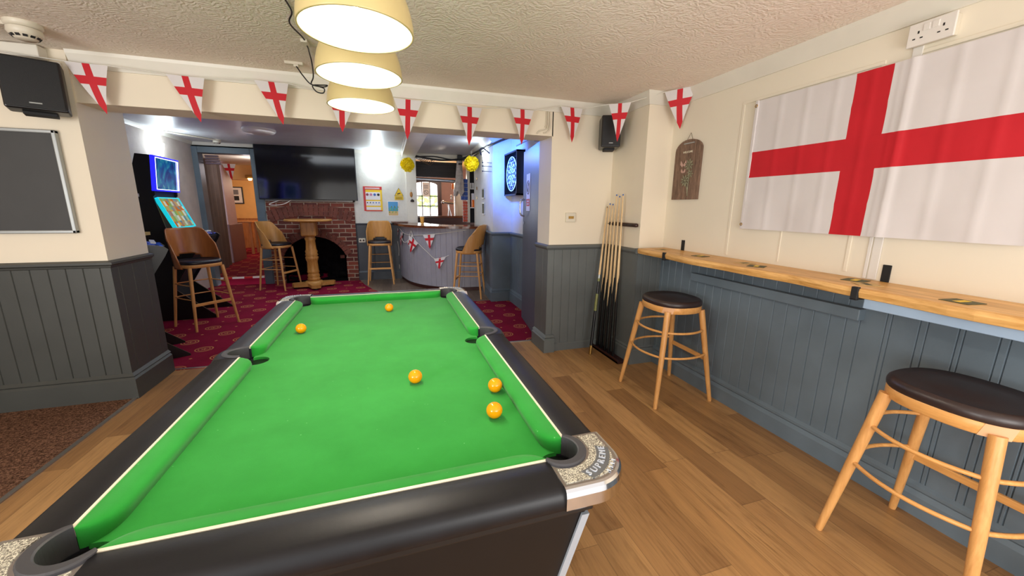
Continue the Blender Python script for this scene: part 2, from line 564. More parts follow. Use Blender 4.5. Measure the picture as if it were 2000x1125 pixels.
class MB:
    def __init__(self):
        self.v, self.f, self.mi, self.sm = [], [], [], []
        self.M = Matrix.Identity(4)

    def add(self, vs, fs, mi=0, sm=False):
        k = len(self.v)
        self.v += [self.M @ Vector(p) for p in vs]
        for f in fs:
            self.f.append([i + k for i in f])
            self.mi.append(mi)
            self.sm.append(sm)
        return self

    def box(self, a, b, mi=0):
        x0, x1 = sorted((a[0], b[0]))
        y0, y1 = sorted((a[1], b[1]))
        z0, z1 = sorted((a[2], b[2]))
        vs = [(x, y, z) for x in (x0, x1) for y in (y0, y1) for z in (z0, z1)]
        return self.add(vs, [(0, 1, 3, 2), (4, 6, 7, 5), (0, 4, 5, 1), (2, 3, 7, 6), (0, 2, 6, 4), (1, 5, 7, 3)], mi)

    def cbox(self, c, s, rot=None, mi=0):
        old = self.M
        self.M = old @ Matrix.Translation(Vector(c)) @ (rot.to_4x4() if rot else Matrix.Identity(4))
        self.box((-s[0] / 2, -s[1] / 2, -s[2] / 2), (s[0] / 2, s[1] / 2, s[2] / 2), mi)
        self.M = old
        return self

    def prism(self, poly, z0, z1, mi=0, top=True, bot=True, mitop=None):
        n = len(poly)
        vs = [(p[0], p[1], z0) for p in poly] + [(p[0], p[1], z1) for p in poly]
        k = sum(poly[i][0] * poly[(i + 1) % n][1] - poly[(i + 1) % n][0] * poly[i][1] for i in range(n))
        ccw = k > 0
        fs = []
        for i in range(n):
            j = (i + 1) % n
            fs.append((i, j, j + n, i + n) if ccw else (j, i, i + n, j + n))
        self.add(vs, fs, mi)
        if top:
            self.add(vs[n:], [tuple(range(n)) if ccw else tuple(reversed(range(n)))], mi if mitop is None else mitop)
        if bot:
            self.add(vs[:n], [tuple(reversed(range(n))) if ccw else tuple(range(n))], mi)
        return self

    def grid(self, fn, nu, nv, mi=0, sm=True, closed_u=False, closed_v=False, flip=False):
        vs = [fn(i / nu, j / nv) for i in range(nu + (0 if closed_u else 1)) for j in range(nv + (0 if closed_v else 1))]
        NU = nu if closed_u else nu + 1
        NV = nv if closed_v else nv + 1
        fs = []
        for i in range(nu):
            for j in range(nv):
                a = (i % NU) * NV + j % NV
                b = ((i + 1) % NU) * NV + j % NV
                c = ((i + 1) % NU) * NV + (j + 1) % NV
                d = (i % NU) * NV + (j + 1) % NV
                fs.append((a, d, c, b) if flip else (a, b, c, d))
        return self.add(vs, fs, mi, sm)

    def tube(self, pts, r, seg=10, mi=0, cap=True, closed=False, sm=True):
        pts = [Vector(p) for p in pts]
        n = len(pts)
        rs = r if isinstance(r, (list, tuple)) else [r] * n
        rings = []
        ref = None
        for i, p in enumerate(pts):
            if closed:
                t = (pts[(i + 1) % n] - pts[i - 1])
            else:
                t = (pts[min(i + 1, n - 1)] - pts[max(i - 1, 0)])
            t.normalize()
            if ref is None:
                ref = Vector((0, 0, 1)) if abs(t.z) < .9 else Vector((1, 0, 0))
            u = (ref - t * ref.dot(t)).normalized()
            w = t.cross(u)
            ref = u
            rings.append([p + (u * cos(2 * pi * k / seg) + w * sin(2 * pi * k / seg)) * rs[i] for k in range(seg)])
        vs = [q for rg in rings for q in rg]
        fs = []
        m = n if closed else n - 1
        for i in range(m):
            for k in range(seg):
                a = i * seg + k
                b = i * seg + (k + 1) % seg
                c = ((i + 1) % n) * seg + (k + 1) % seg
                d = ((i + 1) % n) * seg + k
                fs.append((a, b, c, d))
        self.add(vs, fs, mi, sm)
        if cap and not closed:
            self.add(rings[0], [tuple(reversed(range(seg)))], mi)
            self.add(rings[-1], [tuple(range(seg))], mi)
        return self

    def lathe(self, prof, c=(0, 0, 0), seg=28, mi=0, sm=True, rot=None, cap=True):
        old = self.M
        self.M = old @ Matrix.Translation(Vector(c)) @ (rot.to_4x4() if rot else Matrix.Identity(4))
        vs = [(r * cos(2 * pi * k / seg), r * sin(2 * pi * k / seg), z) for r, z in prof for k in range(seg)]
        fs = []
        for i in range(len(prof) - 1):
            for k in range(seg):
                fs.append((i * seg + k, i * seg + (k + 1) % seg, (i + 1) * seg + (k + 1) % seg, (i + 1) * seg + k))
        self.add(vs, fs, mi, sm)
        if cap:
            self.add(vs[:seg], [tuple(reversed(range(seg)))], mi)
            self.add(vs[-seg:], [tuple(range(seg))], mi)
        self.M = old
        return self

    def sphere(self, c, r, seg=24, rings=14, mi=0, sc=(1, 1, 1)):
        def fn(u, v):
            a, b = 2 * pi * u, pi * v
            return (c[0] + r * sc[0] * sin(b) * cos(a), c[1] + r * sc[1] * sin(b) * sin(a), c[2] - r * sc[2] * cos(b))
        return self.grid(fn, seg, rings, mi, True, closed_u=True)

    def sweep(self, pts, prof, mi=0, closed=False, cap=True):
        """Moulding: prof is (out, z) pairs swept along plan points; 'out' lies to the left of travel."""
        P = [Vector((p[0], p[1])) for p in pts]
        n = len(P)
        nr = []
        for i in range(n - 1):
            d = (P[i + 1] - P[i]).normalized()
            nr.append(Vector((-d.y, d.x)))
        rows = []
        for i in range(n):
            if i == 0:
                m, k = nr[0], 1
            elif i == n - 1:
                m, k = nr[-1], 1
            else:
                m = (nr[i - 1] + nr[i]).normalized()
                k = 1 / max(.3, m.dot(nr[i]))
            rows.append([(P[i].x + m.x * o * k, P[i].y + m.y * o * k, z) for o, z in prof])
        q = len(prof)
        vs = [p for r in rows for p in r]
        fs = []
        for i in range(n - 1):
            for j in range(q):
                j2 = (j + 1) % q
                fs.append((i * q + j, (i + 1) * q + j, (i + 1) * q + j2, i * q + j2))
        self.add(vs, fs, mi)
        if cap:
            self.add(rows[0], [tuple(range(q))], mi)
            self.add(rows[-1], [tuple(reversed(range(q)))], mi)
        return self

    def boards(self, p0, p1, z0, z1, pitch=.1, depth=.005, w=.007, double=0, mi=0, th=.012, seed=0, jit=0):
        """Grooved match boarding from p0 to p1 in plan, face to the left of travel."""
        a, b = Vector(p0), Vector(p1)
        L = (b - a).length
        d = (b - a) / L
        nn = Vector((-d.y, d.x))
        rr = random.Random(seed)
        prof = [(0, th)]
        s = pitch * .6
        while s < L - w * 2:
            for k in ([0, double] if double else [0]):
                t = s + k + (rr.uniform(-jit, jit) if jit else 0)
                if prof[-1][0] + .002 < t < L - w * 1.5:
                    prof += [(t, th), (t + w * .5, th - depth), (t + w, th)]
            s += pitch
        prof.append((L, th))
        pts = [a + d * s + nn * o for s, o in prof]
        vs = [(p.x, p.y, z) for z in (z0, z1) for p in pts]
        n = len(pts)
        self.add(vs, [(i + 1, i, i + n, i + 1 + n) for i in range(n - 1)], mi)
        top = [(a.x, a.y, z1), (b.x, b.y, z1)]
        return self

    def build(self, name, mats, parent=None, bevel=0, bseg=2, solid=0, sub=0, label=None):
        me = bpy.data.meshes.new(name)
        pm = WM[parent.name] if parent is not None else Matrix.Identity(4)
        me.from_pydata([tuple(p) for p in self.v], [], self.f)
        for m in (mats if isinstance(mats, (list, tuple)) else [mats]):
            me.materials.append(m)
        me.polygons.foreach_set('material_index', self.mi)
        me.polygons.foreach_set('use_smooth', self.sm)
        me.update()
        o = bpy.data.objects.new(name, me)
        COL.objects.link(o)
        if parent is not None:
            o.parent = parent
            if getattr(self, 'world', False):
                inv = pm.inverted()
                me.transform(inv)
        WM[o.name] = pm.copy()
        if solid:
            s = o.modifiers.new('solid', 'SOLIDIFY')
            s.thickness = solid
            s.offset = 0
        if bevel:
            b = o.modifiers.new('bevel', 'BEVEL')
            b.width = bevel
            b.segments = bseg
            b.limit_method = 'ANGLE'
            b.angle_limit = rad(40)
        if sub:
            s = o.modifiers.new('sub', 'SUBSURF')
            s.levels = sub
            s.render_levels = sub
        if label:
            o['label'] = label
        return o


def WB():
    m = MB()
    m.world = True
    return m


def struct(name, mb, mat, bevel=0, parent=None):
    o = mb.build(name, mat, parent, bevel)
    if parent is None:
        o['kind'] = 'structure'
    return o


def copy_tree(o, parent=None):
    c = o.copy()
    COL.objects.link(c)
    WM[c.name] = WM[o.name].copy()
    if parent is not None:
        c.parent = parent
    for ch in list(o.children):
        copy_tree(ch, c)
    return c


def text(name, body, size, M4, mat, parent, depth=.001, align='CENTER', sx=1):
    c = bpy.data.curves.new(name, 'FONT')
    c.body = body
    c.size = size
    c.extrude = depth
    c.align_x = align
    c.align_y = 'CENTER'
    c.resolution_u = 2
    tmp = bpy.data.objects.new(name, c)
    COL.objects.link(tmp)
    dg = bpy.context.evaluated_depsgraph_get()
    me = bpy.data.meshes.new_from_object(tmp.evaluated_get(dg))
    bpy.data.objects.remove(tmp)
    me.materials.clear()
    me.materials.append(mat)
    me.transform(WM[parent.name].inverted() @ M4 @ Matrix.Diagonal((sx, 1, 1, 1)))
    o = bpy.data.objects.new(name, me)
    COL.objects.link(o)
    o.parent = parent
    WM[o.name] = WM[parent.name].copy()
    return o


def frame_m(origin, xdir, ydir):
    x = Vector(xdir).normalized()
    y = Vector(ydir).normalized()
    z = x.cross(y)
    m = Matrix(((x.x, y.x, z.x, origin[0]), (x.y, y.y, z.y, origin[1]), (x.z, y.z, z.z, origin[2]), (0, 0, 0, 1)))
    return m


def clip(poly, axis, lim, keep_less):
    out = []
    n = len(poly)
    for i in range(n):
        a, b = poly[i], poly[(i + 1) % n]
        ia = (a[axis] <= lim) if keep_less else (a[axis] >= lim)
        ib = (b[axis] <= lim) if keep_less else (b[axis] >= lim)
        if ia:
            out.append(a)
        if ia != ib:
            t = (lim - a[axis]) / (b[axis] - a[axis])
            out.append((a[0] + (b[0] - a[0]) * t, a[1] + (b[1] - a[1]) * t))
    return out

# ================================================================== SETTING
ZC, ZB = 2.355, 2.43          # ceiling heights, front and back room
XR = 2.345                    # right wall
YB = 7.95                     # back wall
XL = -3.03                    # back room left wall

# floors
struct('floor', WB().prism([(-1.86, -1.3), (2.5, -1.3), (2.5, 3.75), (-1.86, 3.88)], -.05, 0), M['oak'])
struct('floor', WB().prism([(-5.2, -1.3), (-1.86, -1.3), (-1.86, 3.5), (-5.2, 3.5)], -.05, .004), M['brown_carpet'])
edge = [(1.9, 5.62), (1.25, 5.63), (.75, 5.75), (.25, 6.1), (-.12, 6.5), (-.32, 6.95), (-.47, 7.4), (-.60, 7.96)]
struct('floor', WB().prism([(XL, 3.87), (-1.2, 3.85), (1.9, 3.74)] + edge + [(XL, 7.96)], -.05, .004), M['carpet'])
struct('floor', WB().prism([(1.9, 5.62), (1.9, 12.0), (-.6, 12.0)] + edge[::-1], -.05, .002), M['lino'])
struct('floor', WB().box((-6.2, 8.12, -.05), (-1.2, 14.2, .11)), M['carpet'])
struct('trim_1', WB().box((-1.875, -1.3, 0), (-1.85, 3.34, .007)), M['steel_strip'])
struct('trim_2', WB().prism([(-1.87, 3.865), (-1.1, 3.84), (1.46, 3.715), (1.46, 3.735), (-1.1, 3.86), (-1.87, 3.885)], 0, .008), M['steel_strip'])

# ceilings
struct('ceiling', WB().box((-5.2, -1.3, ZC), (2.5, 3.42, ZC + .1)), M['artex'])
struct('ceiling', WB().box((-3.2, 3.42, ZB), (2.0, 7.95, ZB + .1)), M['back_ceiling'])
struct('ceiling', WB().box((-6.2, 7.95, 2.36), (-1.0, 14.2, 2.46)), M['cream'])
struct('ceiling', WB().box((.2, 8.0, 2.43), (2.6, 12.0, 2.5)), M['orange_wall'])

# beam between the rooms
struct('wall_beam', WB().box((-1.9, 3.39, 2.055), (1.46, 3.66, 2.6)), M['cream'])

# cue wall and pier
struct('wall_cue', WB().box((1.45, 3.39, 0), (2.3, 3.69, 2.6)), M['cream'])
struct('wall_pier', WB().box((2.09, 2.88, 0), (2.6, 3.75, 2.6)), M['cream'])
struct('wall_right', WB().box((XR, -1.3, 0), (2.6, 2.9, 2.6)), M['cream2'])
# column on the left
struct('wall_left', WB().box((-5.2, 3.375, 0), (-1.875, 3.86, 2.6)), M['cream'])
struct('wall_left', WB().box((XL - .2, 3.8, 0), (XL, 8.2, 2.7)), M['left_plaster'])
struct('wall_side', WB().box((-5.4, -1.3, 0), (-5.2, 3.6, 2.6)), M['cream'])

# panelling (face to the left of travel)
pan = WB()
pan.boards((-1.863, 3.375), (-5.2, 3.375), .12, .985, .092, double=0, w=.008, seed=1, th=.012)
pan.boards((-1.875, 3.86), (-1.875, 3.363), .12, .985, .16, w=.008, seed=2)
pan.sweep([(-1.875, 3.86), (-1.875, 3.375), (-5.2, 3.375)], [(0, .97), (.018, .985), (.02, .995), (.035, 1.005), (.035, 1.02), (0, 1.03)])
M['charcoal'] = plain('charcoal_panelling_paint', (60, 62, 59), .5, var=.10, vscale=3, bump=.1, bscale=60)
struct('wall_panelling_left', pan, M['charcoal'])
sk = WB()
sk.sweep([(-1.875, 3.86), (-1.875, 3.375), (-5.2, 3.375)], [(0, 0), (.035, 0), (.035, .15), (.022, .165), (.03, .175), (.012, .195), (0, .2)])
struct('baseboard_left', sk, M['charcoal'])

pan = WB()
pan.boards((2.09, 3.39), (1.438, 3.39), .06, 1.03, .088, double=0, w=.008, th=.012)
pan.boards((1.45, 3.378), (1.45, 3.69), .12, 1.03, .2, w=.008, th=.012)
pan.boards((2.09, 2.867), (2.09, 3.39), .12, 1.03, .9, w=.002, th=.012)
pan.boards((XR, 2.88), (2.078, 2.88), .12, 1.05, .075, w=.01, th=.014, depth=.008)
pan.sweep([(2.09, 2.88), (2.09, 3.39), (1.45, 3.39), (1.45, 3.69)], [(0, 1.02), (.018, 1.03), (.035, 1.05), (.035, 1.065), (0, 1.075)])
struct('wall_panelling_cue', pan, M['grey'])
sk = WB()
SKP = [(0, 0), (.028, 0), (.028, .13), (.016, .145), (.024, .155), (.01, .172), (0, .175)]
sk.sweep([(XR, 2.88), (2.09, 2.88), (2.09, 3.37)], SKP)
sk.sweep([(1.52, 3.38), (1.45, 3.38), (1.45, 3.69)], [(a * 1.5, b) for a, b in SKP])
sk.sweep([(2.06, 3.38), (1.52, 3.38)], [(0, 0), (.012, 0), (.012, .07), (0, .08)])
struct('baseboard_cue', sk, M['grey'])

pan = WB()
pan.boards((XR, 1.30), (XR, 2.88), .1, 1.06, .082, w=.008, depth=.006, th=.014, seed=4, jit=.008)
pan.boards((XR, -1.3), (XR, 1.30), .1, 1.06, .125, double=.016, w=.007, depth=.006, th=.014, seed=5, jit=.008)
struct('wall_panelling_right', pan, M['bluegrey'])
sk = WB()
sk.sweep([(XR, -1.3), (XR, 2.86)], [(0, 0), (.032, 0), (.032, .10), (.022, .125), (.03, .135), (.03, .15), (.014, .165), (0, .17)])
struct('baseboard_right', sk, M['bluegrey'])
# batten on the panelling and pale strip under the shelf
struct('trim_3', WB().box((XR - .06, 1.27, .865), (XR - .01, 2.45, .925)), M['bluegrey'], .004)
M['pale_blue'] = plain('pale_blue_paint', (150, 172, 196), .45, var=.05)
struct('trim_4', WB().box((2.055, -1.3, .985), (2.085, 1.135, 1.029)), M['pale_blue'], .003)

# upper wall frames on the right wall
tr = WB()
for y0, y1 in ((1.4, 2.2), (-1.2, 1.28)):
    for a, b in (((XR - .005, y0, 1.10), (XR, y0 + .018, 2.12)), ((XR - .005, y1 - .018, 1.10), (XR, y1, 2.12)), ((XR - .005, y0, 2.12), (XR, y1, 2.138))):
        tr.box(a, b)
tr.box((XR - .004, 1.79, 1.1), (XR, 1.80, 2.12))
struct('trim_5', tr, M['cream2'], .002)

# coving
cv = WB()
cv.sweep([(XR, -1.3), (XR, 2.88), (2.09, 2.88), (2.09, 3.39), (-1.86, 3.39)], [(0, ZC - .095), (.01, ZC - .095), (.014, ZC - .085), (.045, ZC - .02), (.05, ZC), (0, ZC)])
struct('trim_6', cv, M['white_gloss'])
cv = WB()
cv.box((-5.2, 3.30, ZC - .075), (-1.96, 3.375, ZC - .005))
cv.box((-5.2, 3.355, ZC - .105), (-1.90, 3.375, ZC - .075))
struct('trim_7', cv, M['white_gloss'], .006)

# back room walls
struct('wall_back', WB().box((XL - .2, YB, 2.33), (-2.1, YB + .18, 2.7)), M['rough_white'])
struct('wall_back', WB().box((-2.12, YB, 1.49), (-.58, YB + .18, 2.7)), M['rough_white'])
struct('wall_back', WB().box((-.62, YB, 0), (.36, YB + .18, 2.7)), M['rough_white'])

struct('trim_8', WB().box((.36, YB - .03, 1.1), (.56, YB + .15, 2.43)), M['white_gloss'], .006)
struct('trim_9', WB().box((.36, YB - .02, 2.33), (1.75, YB + .12, 2.43)), M['dirty_white'], .006)
# door frame on the left of the back wall
fr = WB()
fr.box((-3.06, YB - .04, 0), (-2.95, YB + .16, 2.36))
fr.box((-2.2, YB - .04, 0), (-2.06, YB + .16, 2.36))
fr.box((-2.95, YB - .04, 2.26), (-2.2, YB + .16, 2.36))
struct('door_1', fr, M['bluegrey'], .008)
# dado beside the fire
pn = WB()
pn.boards((.20, YB), (-.62, YB), .12, 1.08, .3, th=.02)
pn.sweep([(.2, YB), (-.60, YB)], [(0, 1.06), (.03, 1.07), (.035, 1.09), (0, 1.1)])
pn.sweep([(.2, YB), (-.60, YB)], [(0, 0), (.04, 0), (.04, .15), (.02, .18), (0, .18)])
M['dark_bluegrey'] = plain('dark_slate_paint', (54, 60, 68), .45, var=.1)
struct('wall_panelling_back', pn, M['dark_bluegrey'])

# right side of the back room: recess wall, pilaster
struct('wall_recess', WB().box((1.76, 3.69, 0), (1.9, 5.58, 2.7)), M['rough_white'])
struct('wall_pilaster', WB().prism([(1.475, 5.57), (1.95, 5.57), (1.95, 7.4), (1.60, 7.4)], 0, 2.7), M['rough_white'])
struct('wall_bar_side', WB().prism([(1.60, 7.4), (1.95, 7.4), (1.95, 8.3), (1.78, 8.3)], 0, 2.7), M['rough_white'])
pn = WB()
pn.boards((1.475, 5.558), (1.60, 7.4), .12, 1.03, .4, th=.012, w=.008)
pn.boards((1.76, 5.57), (1.463, 5.57), .12, 1.03, .5, th=.012)
pn.boards((1.76, 3.7), (1.76, 5.57), .12, 1.03, .1, th=.012, w=.008)
pn.sweep([(1.76, 3.7), (1.76, 5.57), (1.475, 5.57), (1.60, 7.4)], [(0, 1.0), (.02, 1.01), (.045, 1.035), (.045, 1.05), (0, 1.06)])
struct('wall_panelling_recess', pn, M['bluegrey'])
sk = WB()
sk.sweep([(1.76, 3.7), (1.76, 5.57), (1.475, 5.57), (1.60, 7.4)], [(0, 0), (.035, 0), (.035, .14), (.02, .16), (.03, .17), (.01, .2), (0, .2)])
struct('baseboard_recess', sk, M['bluegrey'])
# coving and ceiling beam of the back room
cv = WB()
cv.box((.30, 3.66, ZB - .10), (.54, YB - .03, ZB))
cv.box((.285, 3.66, ZB - .02), (.555, YB - .03, ZB - .008))
struct('ceiling_beam', cv, M['white_gloss'], .01)
cv = WB()
cv.sweep([(1.475, 5.57), (1.60, 7.4), (1.76, YB)], [(0, ZB - .1), (.02, ZB - .1), (.07, ZB - .02), (.08, ZB), (0, ZB)])
cv.sweep([(.3, YB), (-3.03, YB), (-3.03, 3.86)], [(0, ZB - .05), (.015, ZB - .05), (.04, ZB), (0, ZB)])
struct('trim_10', cv, M['white_gloss'])

# corridor and room beyond the left doorway
struct('wall_far', WB().box((-6.3, 13.9, 0), (-1.2, 14.1, 2.6)), M['orange_wall'])
struct('wall_far', WB().box((-6.3, 8.1, 0), (-6.2, 14.1, 2.6)), M['orange_wall'])
struct('wall_far', WB().box((-2.12, 8.13, 0), (-2.0, 14.1, 2.6)), M['orange_wall'])
struct('wall_far_beam', WB().box((-6.2, 11.2, 2.02), (-2.0, 11.5, 2.36)), M['orange_wall'])
pn = WB()
pn.boards((-2.0, 13.9), (-6.2, 13.9), .11, 1.02, .12, th=.02)
M['orange_pine'] = wood('orange_pine_boarding', (150, 92, 46), (186, 124, 68), 1, 'Z', .5)
struct('wall_panelling_far', pn, M['orange_pine'])
# hazard-taped step
hz = NT('red_and_white_hazard_tape', .5)
_x = hz.xyz()[0]
hz.color(hz.mix(hz.m('GREATER_THAN', hz.m('FRACT', hz.m('MULTIPLY', _x, 3.1)), .42), lin((190, 30, 40)), lin((230, 225, 225))))
struct('trim_11', WB().box((-2.95, 8.09, .095), (-2.2, 8.13, .125)), hz.mat)
# servery shell behind the bar
struct('wall_servery', WB().box((-.3, 10.9, 0), (.62, 11.0, 2.5)), M['pink_wall'])
struct('wall_servery', WB().box((1.38, 10.9, 0), (2.8, 11.0, 2.5)), M['pink_wall'])
struct('wall_servery', WB().box((.62, 10.9, 2.16), (1.38, 11.0, 2.5)), M['pink_wall'])
struct('wall_servery', WB().box((.62, 10.9, 0), (1.38, 11.0, 1.15)), M['pink_wall'])
struct('wall_servery', WB().box((-.1, 8.13, 0), (0, 11.0, 2.5)), M['pink_wall'])
struct('wall_servery', WB().box((2.6, 8.0, 0), (2.7, 11.0, 2.5)), M['pink_wall'])

# ================================================================== POOL TABLE
TX, TY = -.093, 1.772
HX, HY = .5035, 1.010          # half size inside the white line
RW = .108                      # rail width
ZT, ZBED = .82, .776
PG = .072                      # white line ends this far from the corner
PM = .062                      # half opening of the middle pockets
pt = thing('pool_table', (TX, TY, 0), 'black coin pool table with green cloth and chrome corners in the middle of the room', 'pool table')

# cloth bed with pocket notches
def bed_poly():
    pts = []
    CR, MR = .050, .046
    def arc(cx, cy, r, a0, a1, n=14):
        return [(cx + r * cos(rad(a0 + (a1 - a0) * i / n)), cy + r * sin(rad(a0 + (a1 - a0) * i / n))) for i in range(n + 1)]
    X, Y = HX - .012, HY - .012
    cx, cy = HX - .026, HY - .026
    mx = HX - .036
    # counter-clockwise from lower right
    k = sqrt(MR ** 2 - (X - mx) ** 2)
    pts += [(X, -cy + CR)]
    pts += [(X, -k)] + [(mx + MR * cos(a), MR * sin(a)) for a in [-math.acos((X - mx) / MR) - (2 * pi - 2 * math.acos((X - mx) / MR)) * i / 16 for i in range(1, 16)]] + [(X, k)]
    pts += [(X, cy - CR)] + arc(cx, cy, CR, 270, 180) + [(cx - CR, Y)]
    pts += [(-cx + CR, Y)] + arc(-cx, cy, CR, 0, -90) + [(-X, cy - CR)]
    pts += [(-x, -y) for x, y in [(X, -k)] + [(mx + MR * cos(a), MR * sin(a)) for a in [-math.acos((X - mx) / MR) - (2 * pi - 2 * math.acos((X - mx) / MR)) * i / 16 for i in range(1, 16)]] + [(X, k)]]
    pts += [(-X, -cy + CR)] + arc(-cx, -cy, CR, 90, 0) + [(-cx + CR, -Y)]
    pts += [(cx - CR, -Y)] + arc(cx, -cy, CR, 180, 90)
    return pts


b = MB()
b.prism(bed_poly(), ZBED - .02, ZBED)
b.build('cloth_bed', M['baize'], pt)
# marks on the cloth: baulk spots are not visible; the bed sits on a dark slate
b = MB()
b.box((-HX + .03, -HY + .03, ZBED - .12), (HX - .03, HY - .03, ZBED - .10))
b.build('pocket_tray', M['pit'], pt)

def smooth_end(u):
    u = max(0, min(1, u))
    return sqrt(max(0, 1 - (1 - u) ** 2))


def cushion(p0, p1, inward, r0, r1):
    a, c = Vector((p0[0], p0[1], 0)), Vector((p1[0], p1[1], 0))
    L = (c - a).length
    d = (c - a) / L
    nn = Vector((inward[0], inward[1], 0))
    ss = [0, .0015, .005, .01, .017, .026, .037, .05, .065, .08]
    ss = ss + [.12 + (L - .24) * i / 4 for i in range(5)] + [L - s for s in reversed(ss)]
    cs = [(-.004, .70), (-.004, .819), (.0, .8195), (.5, .8185), (.86, .8145), (.97, .809), (1, .801), (.965, .793), (.86, ZBED + .001), (.80, ZBED - .004)]
    vs, fs = [], []
    for s in ss:
        w = .050 * smooth_end(s / r0) * smooth_end((L - s) / r1) + .001
        for k, z in cs:
            if z == .70:
                z = .74
            vs.append(a + d * s + nn * (w * k if k >= 0 else k) + Vector((0, 0, z)))
    q = len(cs)
    for i in range(len(ss) - 1):
        for j in range(q - 1):
            fs.append((i * q + j, i * q + j + 1, (i + 1) * q + j + 1, (i + 1) * q + j))
    m = MB()
    m.add(vs, fs, 0, True)
    m.build('cushion', M['baize'], pt)


for sx in (1, -1):
    cushion((sx * HX, -HY + PG), (sx * HX, -PM), (-sx, 0), .075, .05)
    cushion((sx * HX, PM), (sx * HX, HY - PG), (-sx, 0), .05, .075)
for sy in (1, -1):
    cushion((-HX + PG, sy * HY), (HX - PG, sy * HY), (0, -sy), .075, .075)

# white inlay lines
def inlay(p0, p1):
    m = MB()
    x0, x1 = sorted((p0[0], p1[0]))
    y0, y1 = sorted((p0[1], p1[1]))
    m.box((x0, y0, .80), (x1, y1, ZT + .0015))
    m.build('white_inlay_line', M['ivory'], pt)


for sx in (1, -1):
    inlay((sx * HX, -HY + PG), (sx * (HX + .006), -PM))
    inlay((sx * HX, PM), (sx * (HX + .006), HY - PG))
for sy in (1, -1):
    inlay((-HX + PG, sy * HY), (HX - PG, sy * (HY + .006)))

# rails: curved-over vinyl, with U notches for the middle pockets
def rail(axis, side, s0, s1, notch):
    cs = [(0, ZBED - .06), (0, ZT - .003), (.03, ZT), (.45, ZT - .001), (.78, ZT - .004), (.90, ZT - .011), (.97, ZT - .022), (1, ZT - .038), (.985, ZT - .054), (.93, ZT - .060), (.5, ZT - .061)]
    ss = [s0 + (s1 - s0) * i / 4 for i in range(5)]
    if notch:
        ss += [notch * sin(pi / 2 * i / 12) for i in range(-12, 13)]
    ss = sorted(set(round(s, 5) for s in ss))
    vs, fs = [], []
    for s in ss:
        inn = .006
        if notch and abs(s) <= notch + 1e-6:
            inn = .006 + .075 * (max(0, 1 - (s / notch) ** 2)) ** .5
        for k, z in cs:
            o = inn + (RW - inn) * k
            vs.append((side * (HX + o), s, z) if axis == 'y' else (s, side * (HY + o), z))
    q = len(cs)
    for i in range(len(ss) - 1):
        for j in range(q - 1):
            fs.append((i * q + j, i * q + j + 1, (i + 1) * q + j + 1, (i + 1) * q + j))
    m = MB()
    m.add(vs, fs, 0, True)
    o = m.build('rail', M['vinyl_black'], pt)
    e = o.modifiers.new('es', 'EDGE_SPLIT')
    e.split_angle = rad(50)


for sx in (1, -1):
    rail('y', sx, -HY + PG, HY - PG, PM)
for sy in (1, -1):
    rail('x', sy, -HX + PG, HX - PG, 0)

# rubber U lips of the middle pockets and pocket linings
for sx in (1, -1):
    def fn(u, v, sx=sx):
        a = rad(-90 + 180 * u)
        prof = [(.0, .772), (.0, .8215), (.003, .825), (.017, .825), (.020, .822), (.020, .812)]
        o, z = prof[int(round(v * 5))]
        return (sx * (HX + .004 + (.060 + o) * max(0, cos(a)) ** .9 if cos(a) > 0 else HX), (PM - .014 + o) * sin(a), z) if False else \
            (sx * (HX + .003 + (.060 + o) * max(0.0, cos(a))), (PM - .014 + o * .8) * sin(a), z)
    m = MB()
    m.grid(fn, 24, 5, 0, False)
    m.build('pocket_lip', M['rubber'], pt)
    m = MB()
    m.grid(lambda u, v, sx=sx: (sx * (HX + .005 + .0595 * cos(rad(-100 + 200 * u))), (PM - .010) * sin(rad(-100 + 200 * u)), .815 - .13 * v), 24, 2, 0, True)
    m.grid(lambda u, v, sx=sx: (sx * (HX - .036) + .0465 * cos(2 * pi * u), .0465 * sin(2 * pi * u), ZBED - .003 - .1 * v), 24, 2, 0, True, closed_u=True)
    m.build('pocket_lining', M['pit'], pt)

# corner castings
M['plate_grey'] = plain('dull_grey_metal', (118, 122, 126), .4, .5, var=.1)
M['pale_metal'] = plain('pale_raised_metal', (206, 214, 226), .35, .2, var=0)
CC = (-.030, -.030)
CRAD = .0516
def corner_pts(sx, sy):
    A = atan2(.0 - CC[1], -PG - CC[0])
    B = atan2(-PG - CC[1], .0 - CC[0])
    inner = []
    n = 22
    a0, a1 = A, B
    if a1 > a0:
        a1 -= 2 * pi
    for i in range(n + 1):
        t = a0 + (a1 - a0) * i / n
        inner.append((CC[0] + CRAD * cos(t), CC[1] + CRAD * sin(t)))
    def outer(d):
        R = .105 - d
        W = RW + .006 - d
        return [(W, -PG)] + [(W - R + R * cos(rad(90 * i / 16)), W - R + R * sin(rad(90 * i / 16))) for i in range(17)] + [(-PG, W)]
    return inner, outer


